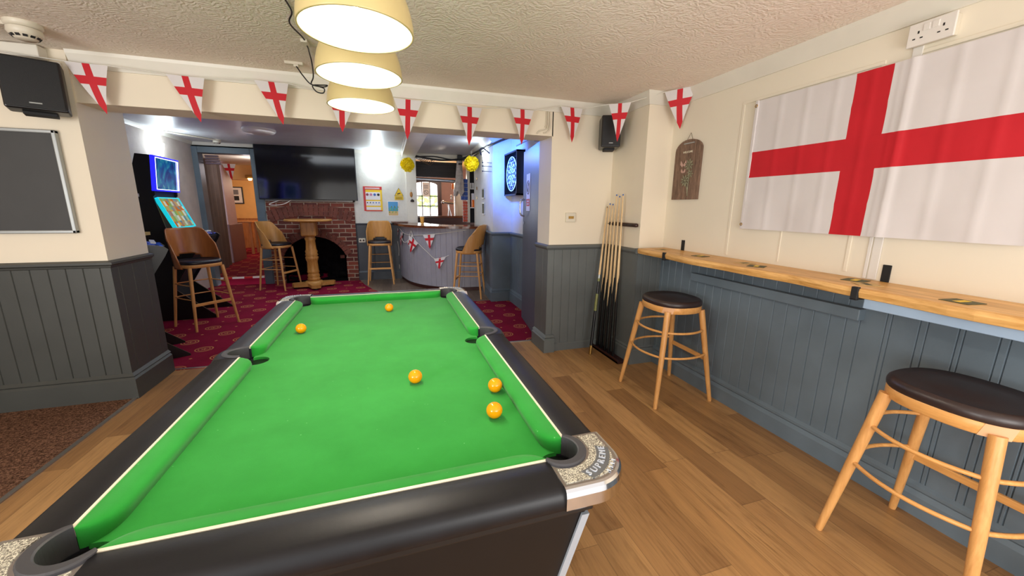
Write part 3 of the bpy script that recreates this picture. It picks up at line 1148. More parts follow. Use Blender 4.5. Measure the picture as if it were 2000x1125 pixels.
for sx in (1, -1):
    for sy in (1, -1):
        inner, outer = corner_pts(sx, sy)
        T = lambda p: (sx * (HX + p[0]), sy * (HY + p[1]))
        m = MB()
        # walls and rounded top edge of the outer skin
        levels = [(ZT - .055, .004), (ZT - .050, 0), (ZT - .020, 0), (ZT - .008, .003), (ZT - .002, .008), (ZT, .014)]
        prev = None
        for z, d in levels:
            ring = [T(p) + (z,) for p in outer(d)]
            if prev is not None:
                n = len(ring)
                m.add(prev + ring, [((i, i + 1, n + i + 1, n + i) if sx * sy < 0 else (i + 1, i, n + i, n + i + 1)) for i in range(n - 1)], 0, True)
            prev = ring
        # flat top between outer ring and pocket arc
        top_out = [T(p) + (ZT,) for p in outer(.014)]
        ii = [T(p) + (ZT,) for p in inner]
        k = len(top_out)
        jn = len(ii)
        # resample the inner arc to match the outer ring (reverse order)
        res = []
        for i in range(k):
            t = (1 - i / (k - 1)) * (jn - 1)
            j = min(jn - 2, int(t))
            f = t - j
            res.append(tuple(ii[j][q] * (1 - f) + ii[j + 1][q] * f for q in range(3)))
        ring = top_out + ii
        m.add(ring, [tuple(range(len(ring))) if sx * sy > 0 else tuple(reversed(range(len(ring))))], 0)
        low = [(x, y, ZT - .1) for x, y, z in res]
        m.add(res + low, [(i, i + 1, k + i + 1, k + i) for i in range(k - 1)], 0, True)
        # end cheeks
        for e in (0, -1):
            rings_ = [T(outer(d)[e]) + (z,) for z, d in levels]
            m.add(rings_ + [(res[e][0], res[e][1], ZT), (res[e][0], res[e][1], ZT - .055)], [tuple(range(len(levels) + 2))])
        cc = m.build('corner_casting', M['chrome'], pt)
        # glitter inlay, a plate set inside the chrome border
        g = MB()
        go = [list(p) for p in outer(.022)]
        go[0][1] += .008
        go[-1][0] += .008
        rg = CRAD + .026
        lim = -PG + .008
        e0 = math.asin((lim - CC[1]) / rg)
        e1 = math.acos((lim - CC[0]) / rg)
        gi = [(CC[0] + rg * cos(e1 + (e0 - e1) * i / 20), CC[1] + rg * sin(e1 + (e0 - e1) * i / 20)) for i in range(21)]
        ring = [T(p) for p in go + gi]
        g.prism(ring, ZT + .0003, ZT + .0014, bot=False)
        g.build('glitter_inlay', M['glitter'], cc)
        # raised maker's lettering round the corner
        word = 'SUPREME'
        pl_ = [(CC[0] + .096 * cos(rad(45 + a_)), CC[1] + .096 * sin(rad(45 + a_))) for a_ in range(-36, 37, 4)] + [(CC[0] + .128 * cos(rad(45 + a_)), CC[1] + .128 * sin(rad(45 + a_))) for a_ in range(30, -31, -4)]
        g = MB()
        g.prism([T(p) for p in pl_], ZT + .001, ZT + .0022, bot=False)
        g.build('name_plate', M['plate_grey'], cc)
        for k_ in range(4):
            a_ = rad(45 + (k_ - 1.5) * 6)
            g = MB()
            g.cbox((sx * (HX + CC[0] + .137 * cos(a_)), sy * (HY + CC[1] + .137 * sin(a_)), ZT + .0022), (.010, .003, .0016), Matrix.Rotation(atan2(sy * sin(a_), sx * cos(a_)), 3, 'Z'))
            g.build('small_mark', M['pale_metal'], cc)
        for wd, rr_, szz, spn in ((word, .111, .023, 58),):
            for i, ch in enumerate(wd):
                t = (i / (len(wd) - 1) - .5) * spn
                base = rad(45 - t) if True else 0
                # letters read from outside the corner, tops toward the pocket
                base = rad(45 + t) if sx * sy > 0 else rad(45 - t)
                lx, ly = CC[0] + rr_ * cos(base), CC[1] + rr_ * sin(base)
                wx, wy = sx * (HX + lx), sy * (HY + ly)
                outv = Vector((sx * cos(base), sy * sin(base), 0))
                up = -outv
                right = up.cross(Vector((0, 0, 1)))
                # reading direction for somebody standing outside
                Mt = frame_m((TX + wx, TY + wy, ZT + .0028), right, up)
                # ensure left-to-right order
                text('letter', wd[i], szz, Mt, M['pale_metal'], cc, .0015)
        # rubber lip of the pocket
        def fnl(u, v, sx=sx, sy=sy, inner=inner):
            i = min(len(inner) - 2, int(u * (len(inner) - 1)))
            f = u * (len(inner) - 1) - i
            p = (inner[i][0] * (1 - f) + inner[i + 1][0] * f, inner[i][1] * (1 - f) + inner[i + 1][1] * f)
            c0 = Vector(CC)
            vv = Vector(p) - c0
            th = abs(u - .5) * 2
            wd_ = .022 * (1 - .55 * th ** 4)
            prof = [(0, -.05), (0, .0035), (.003, .006), (wd_ - .003, .006), (wd_, .003), (wd_, 0)]
            o, z = prof[int(round(v * 5))]
            vv = vv * ((CRAD - .002 + o) / vv.length)
            return (sx * (HX + c0.x + vv.x), sy * (HY + c0.y + vv.y), ZT + z)
        m = MB()
        m.grid(fnl, 22, 5, 0, False)
        m.build('pocket_lip', M['rubber'], pt)
        m = MB()
        c0 = (sx * (HX + CC[0]), sy * (HY + CC[1]))
        m.lathe([(.0505, ZBED - .11), (.0505, ZBED - .004)], (c0[0], c0[1], 0), 28, cap=False)
        A = inner[0]; Bp = inner[-1]
        m.grid(lambda u, v, inner=inner, sx=sx, sy=sy: (sx * (HX + inner[int(round(u * 22))][0]), sy * (HY + inner[int(round(u * 22))][1]), .815 - .06 * v), 22, 1, 0, True)
        m.lathe([(.001, ZBED - .10), (.050, ZBED - .095)], (c0[0], c0[1], 0), 28, cap=False)
        m.build('pocket_lining', M['pit'], pt)

# cabinet tapering to the floor with silver corner strips
def taper_ring(z):
    t = (.705 - z) / .705
    return HX + .012 - .105 * t, HY + .062 - .14 * t


m = MB()
(xa, ya), (xb, yb) = taper_ring(.70), taper_ring(.10)
vs = [(-xa, -ya, .72), (xa, -ya, .72), (xa, ya, .72), (-xa, ya, .72), (-xb, -yb, .10), (xb, -yb, .10), (xb, yb, .10), (-xb, yb, .10)]
m.add(vs, [(4, 5, 1, 0), (5, 6, 2, 1), (6, 7, 3, 2), (7, 4, 0, 3), (7, 6, 5, 4)])
m.build('cabinet', M['laminate'], pt, .004)
m = MB()
m.box((-xa - .010, -ya - .010, .715), (xa + .010, ya + .010, .765))
m.build('apron_band', M['black'], pt, .004)
for sx in (1, -1):
    for sy in (1, -1):
        m = MB()
        p0 = Vector((sx * xa, sy * ya, .70))
        p1 = Vector((sx * xb, sy * yb, .11))
        for k in range(1):
            w = .016
            vs = []
            for p in (p0, p1):
                vs += [p + Vector((sx * .004, sy * .004, 0)), p + Vector((-sx * w, sy * .004, 0)), p + Vector((-sx * w, -sy * .002, 0)), p + Vector((-sx * .002, -sy * w, 0)), p + Vector((sx * .004, -sy * w, 0))]
            m.add(vs, [(0, 1, 6, 5), (0, 5, 9, 4), (1, 2, 7, 6), (3, 4, 9, 8), (0, 4, 3, 2, 1)])
        m.build('corner_strip', M['alu'], pt)
        m = MB()
        m.lathe([(.04, 0), (.045, .01), (.045, .03), (.02, .035), (.02, .11)], (sx * (xb - .1), sy * (yb - .12), 0), 20)
        m.build('foot', M['black'], pt)

# balls
for (x, y, lab) in ((-.024, 2.439, 'yellow pool ball farthest from the near rail, just below the far cushion'),
                    (-.457, 2.121, 'yellow pool ball on the left side of the green cloth'),
                    (.065, 1.372, 'yellow pool ball alone near the centre of the cloth'),
                    (.331, 1.219, 'yellow pool ball nearest the right cushion, farther of the close pair'),
                    (.284, 1.054, 'yellow pool ball nearest the front rail, nearer of the close pair')):
    m = MB()
    m.sphere((0, 0, 0), .0254, 32, 20)
    o = m.build('pool_ball', M['yellow_ball'])
    o.location = (x, y, ZBED + .0254)
    tag(o, lab, 'pool ball', 'yellow balls on the pool table')

# ================================================================== STOOLS AND CHAIRS
def superell(a, b, n, t):
    c, s = cos(t), sin(t)
    return (a * abs(c) ** (2 / n) * (1 if c >= 0 else -1), b * abs(s) ** (2 / n) * (1 if s >= 0 else -1))


def stool_base(root, H, tx, ty, fx, fy, zs, zbar, leg_top=.021, leg_bot=.014, bulge=.05, rodr=.0085):
    """Four splayed legs, bent rods on three sides in two tiers, and a flat foot bar at the front (+Y)."""
    legs = {}
    for sx in (1, -1):
        for sy in (1, -1):
            a = Vector((sx * fx, sy * fy, 0))
            c = Vector((sx * tx, sy * ty, H))
            m = MB()
            m.tube([a, a + (c - a) * .02, a + (c - a) * .5, c], [leg_bot * .9, leg_bot, (leg_top + leg_bot) * .53, leg_top], 14)
            m.build('leg', M['beech'], root)
            legs[sx, sy] = (a, c)
    def at(sx, sy, z):
        a, c = legs[sx, sy]
        return a + (c - a) * (z / H)
    for z in zs:
        for p, q in (((-1, -1), (1, -1)), ((1, -1), (1, 1)), ((-1, 1), (-1, -1))):
            A, B_ = at(*p, z), at(*q, z)
            mid = (A + B_) / 2
            out = Vector((mid.x, mid.y, 0)).normalized() * bulge
            m = MB()
            m.tube([A + (B_ - A) * t + out * (4 * t * (1 - t)) for t in [i / 12 for i in range(13)]], rodr, 8)
            m.build('bent_rod', M['beech_h'], root)
    A, B_ = at(-1, 1, zbar), at(1, 1, zbar)
    m = MB()
    m.box((A.x, A.y - .008, zbar - .016), (B_.x, B_.y + .008, zbar + .016))
    m.build('foot_bar', M['beech_h'], root, .003)


def cushion_seat(root, z0, a, b, n, mat, apron, hz=.05, oy=0):
    m = MB()
    S = 40
    prof = [(.97, z0), (1.0, z0 + .006), (1.0, z0 + apron - .004), (.985, z0 + apron)]
    for i in range(S):
        pass
    vs = []
    for k, z in prof:
        for i in range(S):
            x, y = superell(a * k, b * k, n, 2 * pi * i / S)
            vs.append((x, y + oy, z))
    fs = [(r * S + i, r * S + (i + 1) % S, (r + 1) * S + (i + 1) % S, (r + 1) * S + i) for r in range(3) for i in range(S)]
    m.add(vs, fs, 0, True)
    m.add(vs[:S], [tuple(reversed(range(S)))])
    fr = m.build('seat_frame', M['beech_h'], root)
    m = MB()
    zz = z0 + apron
    prof = [(.99, zz - .002), (1.012, zz + .006), (1.015, zz + .018), (1.0, zz + .030), (.94, zz + .041), (.8, zz + hz), (.5, zz + hz + .006), (.02, zz + hz + .008)]
    vs = []
    for k, z in prof:
        for i in range(S):
            x, y = superell(a * k, b * k, n, 2 * pi * i / S)
            vs.append((x, y + oy, z))
    q = len(prof)
    fs = [(r * S + i, r * S + (i + 1) % S, (r + 1) * S + (i + 1) % S, (r + 1) * S + i) for r in range(q - 1) for i in range(S)]
    m.add(vs, fs, 0, True)
    m.add(vs[-S:], [tuple(range(S))], 0, True)
    m.build('seat_pad', mat, root)
    return fr


st = thing('bar_stool', (2.02, 2.33, 0), 'round-seated backless beech bar stool beside the cue rack, farther of the two', 'bar stool', rad(-92), 'backless stools at the wall shelf')
stool_base(st, .70, .155, .145, .235, .24, (.55, .37), .33, .022, .0145, .055)
fr_ = cushion_seat(st, .685, .205, .19, 2.5, M['dark_leather'], .048, .032)
m = MB()
def jf(u, v):
    x, y = superell(.2055, .1905, 2.5, rad(-60 + 26 * u + 4 * v))
    return (x, y, .6865 + .045 * v)
m.grid(jf, 10, 1)
M['pale_joint'] = plain('pale_finger_joint', (206, 160, 118), .45, var=.03)
m.build('frame_joint', M['pale_joint'], fr_)
st2 = copy_tree(st)
st2.location = (2.03, .745, 0)
st2['label'] = 'large backless beech bar stool in the right foreground, dark brown padded seat'

def bar_chair(loc, rz, label, dark=False):
    r = thing('bar_chair', loc, label, 'bar chair', rz, 'plywood-backed bar chairs in the far room')
    stool_base(r, .72, .165, .155, .225, .225, (.52, .36), .30, .019, .013, .012, .007)
    cushion_seat(r, .715, .205, .20, 2.8, M['black_leather'], .04, .026)
    m = MB()
    NU, NV = 36, 22
    Z0, Z1 = .705, 1.15
    def pos(t, s):
        # t -1..1 round the back, s 0..1 upward
        ang = t * rad(112 - 46 * s ** 1.1)
        rx, ry = .214 + .015 * s, .205 + .03 * s
        z = Z0 + (Z1 - Z0) * s
        # rounded upper corners
        if s > .6:
            e = max(0, (abs(t) - .62) / .38)
            z -= (s - .6) / .4 * .12 * (1 - sqrt(max(0, 1 - e * e)))
        return Vector((rx * sin(ang), -ry * cos(ang) * 1.02 - .05 * s + .005, z))
    vs = [pos(-1 + 2 * i / NU, j / NV) for i in range(NU + 1) for j in range(NV + 1)]
    fs = []
    for i in range(NU):
        for j in range(NV):
            t = -1 + 2 * (i + .5) / NU
            s = (j + .5) / NV
            zc = Z0 + (Z1 - Z0) * s
            if abs(t) < .36 and .735 < zc < .84 - .05 * (abs(t) / .36) ** 6:
                continue
            fs.append((i * (NV + 1) + j, (i + 1) * (NV + 1) + j, (i + 1) * (NV + 1) + j + 1, i * (NV + 1) + j + 1))
    m.add(vs, fs, 0, True)
    m.build('backrest', M['ply_dark'] if dark else M['ply'], r, solid=.012)
    return r


bar_chair((-2.14, 5.335, 0), rad(-133), 'chestnut plywood bar chair in front of the fruit machine, nearest of the chairs', True)
bar_chair((-1.84, 7.46, 0), rad(-112), 'honey plywood bar chair turned sideways left of the pedestal table')
bar_chair((-.177, 7.56, 0), rad(178), 'honey plywood bar chair facing forward under the posters')
bar_chair((1.20, 6.03, 0), rad(69), 'honey plywood bar chair seen from its side at the right end of the bar')

# ================================================================== WALL SHELF
sh = thing('wall_shelf', (2.2, .7, 1.05), 'long thick waney-edged oak bar shelf running along the right wall', 'shelf')
N = 60
def shelf_front(y):
    return 2.045 + .012 * sin(y * 5.1) + .007 * sin(y * 13 + 1) - .02 * (y < 1.3) * min(1, (1.3 - y))
ys = [-1.6 + 4.45 * i / N for i in range(N + 1)]
m = WB()
def zt(y):
    return 1.085 - .012 * max(0, (2.85 - y)) / 2.2
vs, fs = [], []
for y in ys:
    x = shelf_front(y)
    z = zt(y)
    for px, pz in ((XR - .001, z), (x + .015, z), (x + .004, z - .004), (x, z - .02), (x + .008, z - .044), (x + .02, z - .048), (XR - .001, z - .048)):
        vs.append((px, y, pz))
q = 7
for i in range(N):
    for j in range(q - 1):
        fs.append((i * q + j, (i + 1) * q + j, (i + 1) * q + j + 1, i * q + j + 1))
m.add(vs, fs)
m.add(vs[:q], [tuple(range(q))])
m.add(vs[-q:], [tuple(reversed(range(q)))])
m.build('slab', M['shelf_oak'], sh)
m = WB().box((2.05, 2.853, zt(2.85) - .048), (2.12, 2.87, zt(2.85) - .002))
m.build('painted_end_block', M['grey'], sh)
for y in (2.50, 1.165):
    x = shelf_front(y)
    m = WB()
    m.box((x - .006, y - .014, zt(y) - .058), (x + .012, y + .014, zt(y) + .004))
    m.box((x - .006, y - .014, zt(y) - .056), (XR - .03, y + .014, zt(y) - .050))
    m.build('bracket_clip', M['matt_black'], sh, .002)
for y in (2.63, 1.225):
    m = WB()
    m.box((XR - .006, y - .018, zt(y)), (XR, y + .018, zt(y) + .085))
    m.build('bracket_upright', M['matt_black'], sh, .002)
M['mat_print'] = plain('printed_beer_mat', (86, 84, 56), .7, var=.35, vscale=50)
M['mat_pale'] = plain('buff_beer_mat', (196, 164, 110), .7, var=.1, vscale=30)
for (x, y, r_, c2, lab) in ((2.2, 2.70, .3, 'mat_pale', 'beer mat farthest along the oak shelf beside the pier'),
                            (2.19, 2.27, .2, 'mat_print', 'dark beer mat on the oak shelf below the plaque'),
                            (2.2, 1.90, .1, 'mat_pale', 'buff beer mat lying next to a dark one in the middle of the oak shelf'),
                            (2.16, 1.78, .5, 'mat_print', 'dark green beer mat in the middle of the oak shelf, beside a buff one'),
                            (2.24, 1.29, .2, 'mat_print', 'dark beer mat at the foot of the white trunking on the shelf'),
                            (2.17, 1.20, .9, 'mat_pale', 'buff beer mat beside the black bracket upright near the trunking'),
                            (2.14, .86, -.15, 'mat_print', 'dark green beer mat nearest the camera on the oak shelf')):
    m = MB()
    m.box((-.046, -.046, 0), (.046, .046, .0022))
    o = m.build('beer_mat', M[c2])
    o.location = (x, y, zt(y) + .0005)
    o.rotation_euler = (0, 0, r_)
    tag(o, lab, 'beer mat', 'beer mats on the wall shelf')
    g = MB()
    g.box((-.03, -.012, .0022), (.03, .012, .0028))
    WM[o.name] = Matrix.Identity(4)
    g.build('printed_panel', M['yellow_ink'] if c2 == 'mat_print' else M['mat_print'], o)

# ================================================================== BIG FLAG
fl = thing('england_flag', (XR - .02, 1.43, 1.7), 'large white flag with a red cross pinned across the right wall', 'flag')
Y0, Y1, Z0, Z1 = 2.065, .80, 1.295, 2.112
def flag_x(u, v):
    # fold creases and slack
    y = Y0 + (Y1 - Y0) * u
    z = Z1 + (Z0 - Z1) * v
    d = .012
    fu, fv = (u * 8) % 1, (v * 5) % 1
    d += .003 * max(0, 1 - min(fu, 1 - fu) / .16) + .0015 * sin(u * 8 * pi) * sin(v * 5 * pi)
    d += .0025 * max(0, 1 - min(fv, 1 - fv) / .16)
    d += .006 * max(0, 1 - ((y - 1.281) / .021) ** 4) + .004 * max(0, 1 - ((y - 1.314) / .010) ** 4)
    d += .008 * v * (.5 + .5 * sin(u * 9 + 2.5 * v)) + .004 * sin(u * 23) * v ** 2
    sag = .012 * sin(pi * u) * (1 - v) * .3
    return (XR - .004 - d, y, z - sag)


NU, NV = 96, 60
cols = []
cross_u = ((Y0 - 1.510) / (Y0 - Y1), (Y0 - 1.352) / (Y0 - Y1))
cross_v = ((Z1 - 1.795) / (Z1 - Z0), (Z1 - 1.632) / (Z1 - Z0))
us = sorted(set([i / NU for i in range(NU + 1)] + list(cross_u)))
vs_ = sorted(set([i / NV for i in range(NV + 1)] + list(cross_v)))
verts, faces, mi = [], [], []
for u in us:
    for v in vs_:
        verts.append(flag_x(u, v))
nv = len(vs_)
m = WB()
for i in range(len(us) - 1):
    for j in range(nv - 1):
        um, vm = (us[i] + us[i + 1]) / 2, (vs_[j] + vs_[j + 1]) / 2
        red = (cross_u[0] < um < cross_u[1]) or (cross_v[0] < vm < cross_v[1])
        faces.append((i * nv + j, (i + 1) * nv + j, (i + 1) * nv + j + 1, i * nv + j + 1))
        mi.append(1 if red else 0)
m.add(verts, faces, 0, True)
m.mi = mi
m.build('cloth', [M['white_flag'], M['red_flag']], fl)
m = WB()
m.box((XR - .026, Y0 - .004, Z0 - .003), (XR - .012, Y0 + .018, Z1 + .004))
m.build('hoist_band', M['white_flag'], fl, .004)
for z in (Z0 + .03, Z1 - .03):
    m = WB()
    m.tube([(XR - .029, Y0 + .007 + .008 * cos(a), z + .008 * sin(a)) for a in [2 * pi * i / 14 for i in range(14)]], .0025, 6, closed=True)
    m.build('eyelet', M['gold'], fl)

# socket and trunking
sk_ = thing('double_socket', (XR, 1.23, 2.2), 'white double plug socket high on the right wall above the flag', 'socket')
m = WB().box((XR - .032, 1.155, 2.155), (XR, 1.305, 2.24))
m.build('back_box', M['dirty_white'], sk_, .004)
m = WB().box((XR - .042, 1.150, 2.150), (XR - .032, 1.310, 2.245))
fp = m.build('faceplate', M['white_plastic'], sk_, .003)
for yy in (1.245, 1.215):
    WB().box((XR - .046, yy - .011, 2.205), (XR - .040, yy + .011, 2.232)).build('rocker_switch', M['white_plastic'], fp, .001)
m = WB()
for cy in (1.272, 1.188):
    m.box((XR - .0428, cy - .003, 2.200), (XR - .0418, cy + .003, 2.211))
    for s in (-1, 1):
        m.box((XR - .0428, cy + s * .013 - .005, 2.178), (XR - .0418, cy + s * .013 + .005, 2.183))
m.build('pin_holes', M['black_ink'], fp)
tk = thing('cable_trunking', (XR, 1.28, 1.1), 'white vertical cable trunking running down behind the flag to the shelf', 'cable trunking')
WB().box((XR - .007, 1.262, 1.08), (XR, 1.300, 2.155)).build('wide_channel', M['white_plastic'], tk, .002)
WB().box((XR - .006, 1.306, 1.08), (XR, 1.322, 2.11)).build('narrow_channel', M['white_plastic'], tk, .002)

# plaque
pq = thing('garden_plaque', (XR - .01, 2.66, 1.7), 'arched weathered wooden plaque with carved flowers hanging on the right wall', 'plaque')
poly = [(-.145, 0), (.145, 0), (.145, .385)]
for i in range(1, 12):
    a = pi * i / 12
    poly.append((.145 * cos(a) * (1 if True else 1), .385 + .085 * sin(a)))
poly.append((-.145, .385))
base_p = Matrix(((0, 0, -1, XR - .002), (-1, 0, 0, 2.66), (0, 1, 0, 1.5), (0, 0, 0, 1)))
m = WB()
m.M = base_p
for k in range(5):
    x0, x1 = -.145 + .058 * k, -.145 + .058 * (k + 1) - .002
    pl = clip(clip(poly, 0, x1, True), 0, x0, False)
    m.prism(pl, 0, .016 + .001 * (k % 2))
m.build('plank_board', M['plank_old'], pq)
m = WB()
m.M = base_p
m.box((-.05, .435, .017), (.065, .443, .022))
m.build('hanging_bar', M['silver'], pq)
m = WB()
m.M = base_p
m.tube([(-.04, .45, .012), (0, .52, .004), (.04, .45, .012)], .0015, 5)
m.build('hanging_cord', M['cable_brown'], pq)
m = WB()
m.M = base_p
M['pewter'] = plain('tarnished_metal_flower', (138, 134, 108), .5, .1, var=.3, vscale=40)
def flower(m, cx, cy, R, n=9):
    for i in range(n):
        a = 2 * pi * i / n
        ca, sa = cos(a), sin(a)
        p = [(cx + R * .2 * ca, cy + R * .2 * sa), (cx + R * .6 * ca - R * .16 * sa, cy + R * .6 * sa + R * .16 * ca), (cx + R * ca, cy + R * sa), (cx + R * .6 * ca + R * .16 * sa, cy + R * .6 * sa - R * .16 * ca)]
        m.prism(p, .018, .023)
    m.lathe([(R * .2, .018), (R * .14, .027)], (cx, cy, 0), 10)
flower(m, .03, .27, .05)
flower(m, .0, .15, .05)
flower(m, .05, .20, .035, 7)
m.tube([(.03, .26, .019), (.04, .16, .021), (.035, .05, .019)], .004, 6)
m.tube([(0, .14, .019), (.03, .09, .021), (.04, .03, .019)], .004, 6)
m.build('metal_flowers', M['pewter'], pq)
m = WB()
m.M = base_p
M['rose_wood'] = plain('pale_rose_wood', (196, 160, 146), .6, var=.05)
for cx, cy, s in ((-.035, .275, 1), (-.03, .22, .7)):
    for q_ in (-1, 1):
        m.prism([(cx, cy), (cx + q_ * .03 * s, cy + .035 * s), (cx + q_ * .035 * s, cy + .005 * s), (cx + q_ * .012 * s, cy - .015 * s)], .018, .022)
m.build('butterflies', M['rose_wood'], pq)
text('welcome_lettering', 'WELCOME', .022, base_p @ Matrix.Translation((.0, .372, .0185)), M['ivory'], pq, .0012)

# light switch
sw = thing('light_switch', (1.66, 3.38, 1.33), 'small white wall plate above the panelling left of the cues', 'wall plate')
WB().box((1.612, 3.368, 1.291), (1.712, 3.39, 1.377)).build('plate', M['dirty_white'], sw, .004)
WB().box((1.636, 3.362, 1.322), (1.688, 3.370, 1.346)).build('printed_window', M['gold'], sw)

# ================================================================== CUES
rk = thing('cue_rack', (2.05, 3.1, 0), 'dark wooden cue rack with wall clip bar and floor tray in the corner', 'cue rack')
m = WB()
m.box((2.045, 2.885, 1.262), (2.078, 3.33, 1.296))
m.build('clip_bar', M['dark_red'], rk, .012)
for i in range(6):
    y = 3.285 - .066 * i
    m = WB()
    m.tube([(2.045 + .0, y - .014, 1.28), (2.022, y - .012, 1.28), (2.018, y, 1.28), (2.022, y + .012, 1.28), (2.045, y + .014, 1.28)], .0035, 6)
    m.build('cue_clip', M['black'], rk)
m = WB()
m.box((1.965, 2.89, 0), (2.058, 3.385, .022))
m.box((1.965, 2.89, 0), (1.973, 3.385, .04))
m.build('floor_tray', M['dark_red'], rk, .004)

def cue(a, b, label, green=False, group='snooker cues standing in the rack'):
    A, B_ = Vector(a), Vector(b)
    L = (B_ - A).length
    d = (B_ - A) / L
    r = thing('pool_cue', a, label, 'cue', 0, group)
    def P(t):
        return A + d * t
    m = WB()
    if green:
        m.tube([P(0), P(.012), P(.09)], [.013, .015, .0148], 12)
        m.build('brass_bumper', M['gold'], r)
        m = WB()
        m.tube([P(.09), P(.50 * L)], [.0148, .0125], 12)
        m.build('butt', M['black'], r)
        m = WB()
        m.tube([P(.30 * L), P(.52 * L)], [.0142, .0118], 12)
        m.build('splice', M['cue_green'], r)
        m = WB()
        m.tube([P(.52 * L), P(.545 * L)], [.012, .0115], 12)
        m.build('joint_collar', M['silver'], r)
        m = WB()
        m.tube([P(.545 * L), P(L - .01)], [.0115, .006], 12)
        m.build('shaft', M['ash'], r)
    else:
        e = .50 * L
        m.tube([P(0), P(.01), P(e)], [.012, .0148, .0118], 12)
        m.build('butt', M['black'], r)
        m = WB()
        k_ = .30 + .05 * ((int(b[1] * 1000)) % 3)
        m.tube([P(k_ * L) + Vector((-.0142, -.002, 0)), P(k_ * L + .10) + Vector((-.006, -.001, 0)), P(k_ * L + .26), P(L - .012)], [.0008, .008, .0132, .0056], 12)
        m.build('shaft', M['ash'], r)
    m = WB()
    m.tube([P(L - .014), P(L)], [.0062, .0055], 10)
    m.build('tip', M['blue_ink'] if not green else M['cable_brown'], r)


zz = [1.47, 1.465, 1.55, 1.535, 1.55, 1.50]
labs = ['cue farthest left of those in the rack, its short tip beside the corner',
        'second cue from the left in the rack, short like its left neighbour',
        'third cue from the left in the rack, the first of the taller tips',
        'fourth cue from the left in the rack, tip slightly below its neighbours',
        'cue at the right end of the clip row, its tall tip standing clear']
for i in range(5):
    cue((2.012, 3.345 - .075 * i, .022), (2.03, 3.29 - .052 * i, zz[i]), labs[i])
cue((1.845, 3.19, 0), (2.035, 3.345, 1.44), 'cue with olive and black butt leaning apart to the left of the rack', True, None)

# ================================================================== SPEAKERS
def speaker(loc, rz, tilt, w, d, h, label):
    r = thing('loudspeaker', loc, label, 'speaker', rz, None)
    R = Matrix.Rotation(tilt, 3, 'X')
    m = MB()
    m.cbox((0, 0, 0), (w, d, h), R)
    m.build('case', M['black'], r, .012, 3)
    m = MB()
    o = R @ Vector((0, -d / 2 - .004, 0))
    m.cbox(o, (w * .93, .01, h * .94), R)
    gr = m.build('grille', M['speaker_grille'], r, .004)
    m = MB()
    o = R @ Vector((0, -d / 2 - .0095, -h * .38))
    m.cbox(o, (w * .20, .002, .007), R)
    m.build('badge', M['silver'], gr)
    m = MB()
    m.cbox((0, .02, -h / 2 - .008), (w * .55, d * .5, .02), R)
    m.cbox((0, d / 2 + .035, -h * .2), (.05, .09, .05))
    m.build('bracket', M['matt_black'], r, .003)
    return r


speaker((-1.965, 3.225, 2.095), rad(24), rad(-5), .25, .12, .29, 'black loudspeaker on the left pillar above the chalkboard')
speaker((1.955, 3.25, 2.09), rad(-22), rad(-2), .17, .18, .27, 'black loudspeaker in the right corner above the cues')

# chalkboard
cb = thing('chalkboard', (-2.5, 3.36, 1.54), 'blank dark chalkboard in a silver frame on the left pillar', 'chalkboard')
WB().box((-3.2, 3.352, 1.235), (-2.005, 3.37, 1.86)).build('writing_surface', M['board'], cb)
m = WB()
for a, b in (((-3.22, 3.340, 1.85), (-1.99, 3.372, 1.872)), ((-3.22, 3.340, 1.222), (-1.99, 3.372, 1.244)), ((-2.012, 3.340, 1.222), (-1.99, 3.372, 1.872)), ((-3.22, 3.340, 1.222), (-3.198, 3.372, 1.872))):
    m.box(a, b)
m.build('frame', M['silver'], cb, .005)

# smoke detectors
def detector(loc, s, label):
    r = thing('smoke_detector', loc, label, 'smoke detector')
    MB().lathe([(.058 * s, 0), (.058 * s, -.012 * s), (.05 * s, -.022 * s), (.046 * s, -.022 * s)], (0, 0, 0), 28).build('mounting_base', M['dirty_white'], r)
    MB().lathe([(.052 * s, -.024 * s), (.054 * s, -.040 * s), (.047 * s, -.050 * s), (.034 * s, -.062 * s), (.030 * s, -.066 * s), (.002, -.067 * s)], (0, 0, 0), 28).build('sensor_head', M['dirty_white'], r)
    m = MB()
    for i in range(12):
        a = 2 * pi * i / 12
        m.cbox((.0415 * s * cos(a), .0415 * s * sin(a), -.056 * s), (.003, .014 * s, .010 * s), Matrix.Rotation(a, 3, 'Z') @ Matrix.Rotation(rad(40), 3, 'Y'))
    m.build('vent_slots', M['matt_black'], r)
    return r


detector((-1.80, 2.97, ZC), 1.25, 'white smoke detector on the ceiling above the left loudspeaker')
m = MB()
m.box((-2.9, 2.96, ZC - .018), (-1.87, 2.985, ZC))
tag(m.build('ceiling_conduit', M['dirty_white']), 'short white conduit running to the near smoke detector', 'conduit')
detector((-2.53, 7.55, ZB), 1.0, 'small white detector on the far ceiling above the left doorway')
m = WB()
m.tube([(-2.95, 6.9, ZB - .012), (-2.53, 7.5, ZB - .012)], .012, 8)
tag(m.build('ceiling_conduit', M['dirty_white']), 'thin white conduit leading to the detector by the far doorway', 'conduit')
# round dish ceiling light, unlit
cl = thing('ceiling_light', (-1.62, 6.35, ZB), 'unlit round glass dish light on the far room ceiling', 'ceiling light')
MB().lathe([(.20, 0), (.20, -.02)], (0, 0, 0), 36).build('rim', M['white_plastic'], cl)
MB().lathe([(.20, -.018), (.18, -.045), (.12, -.062), (.002, -.068)], (0, 0, 0), 36).build('glass_dish', M['white_plastic'], cl)

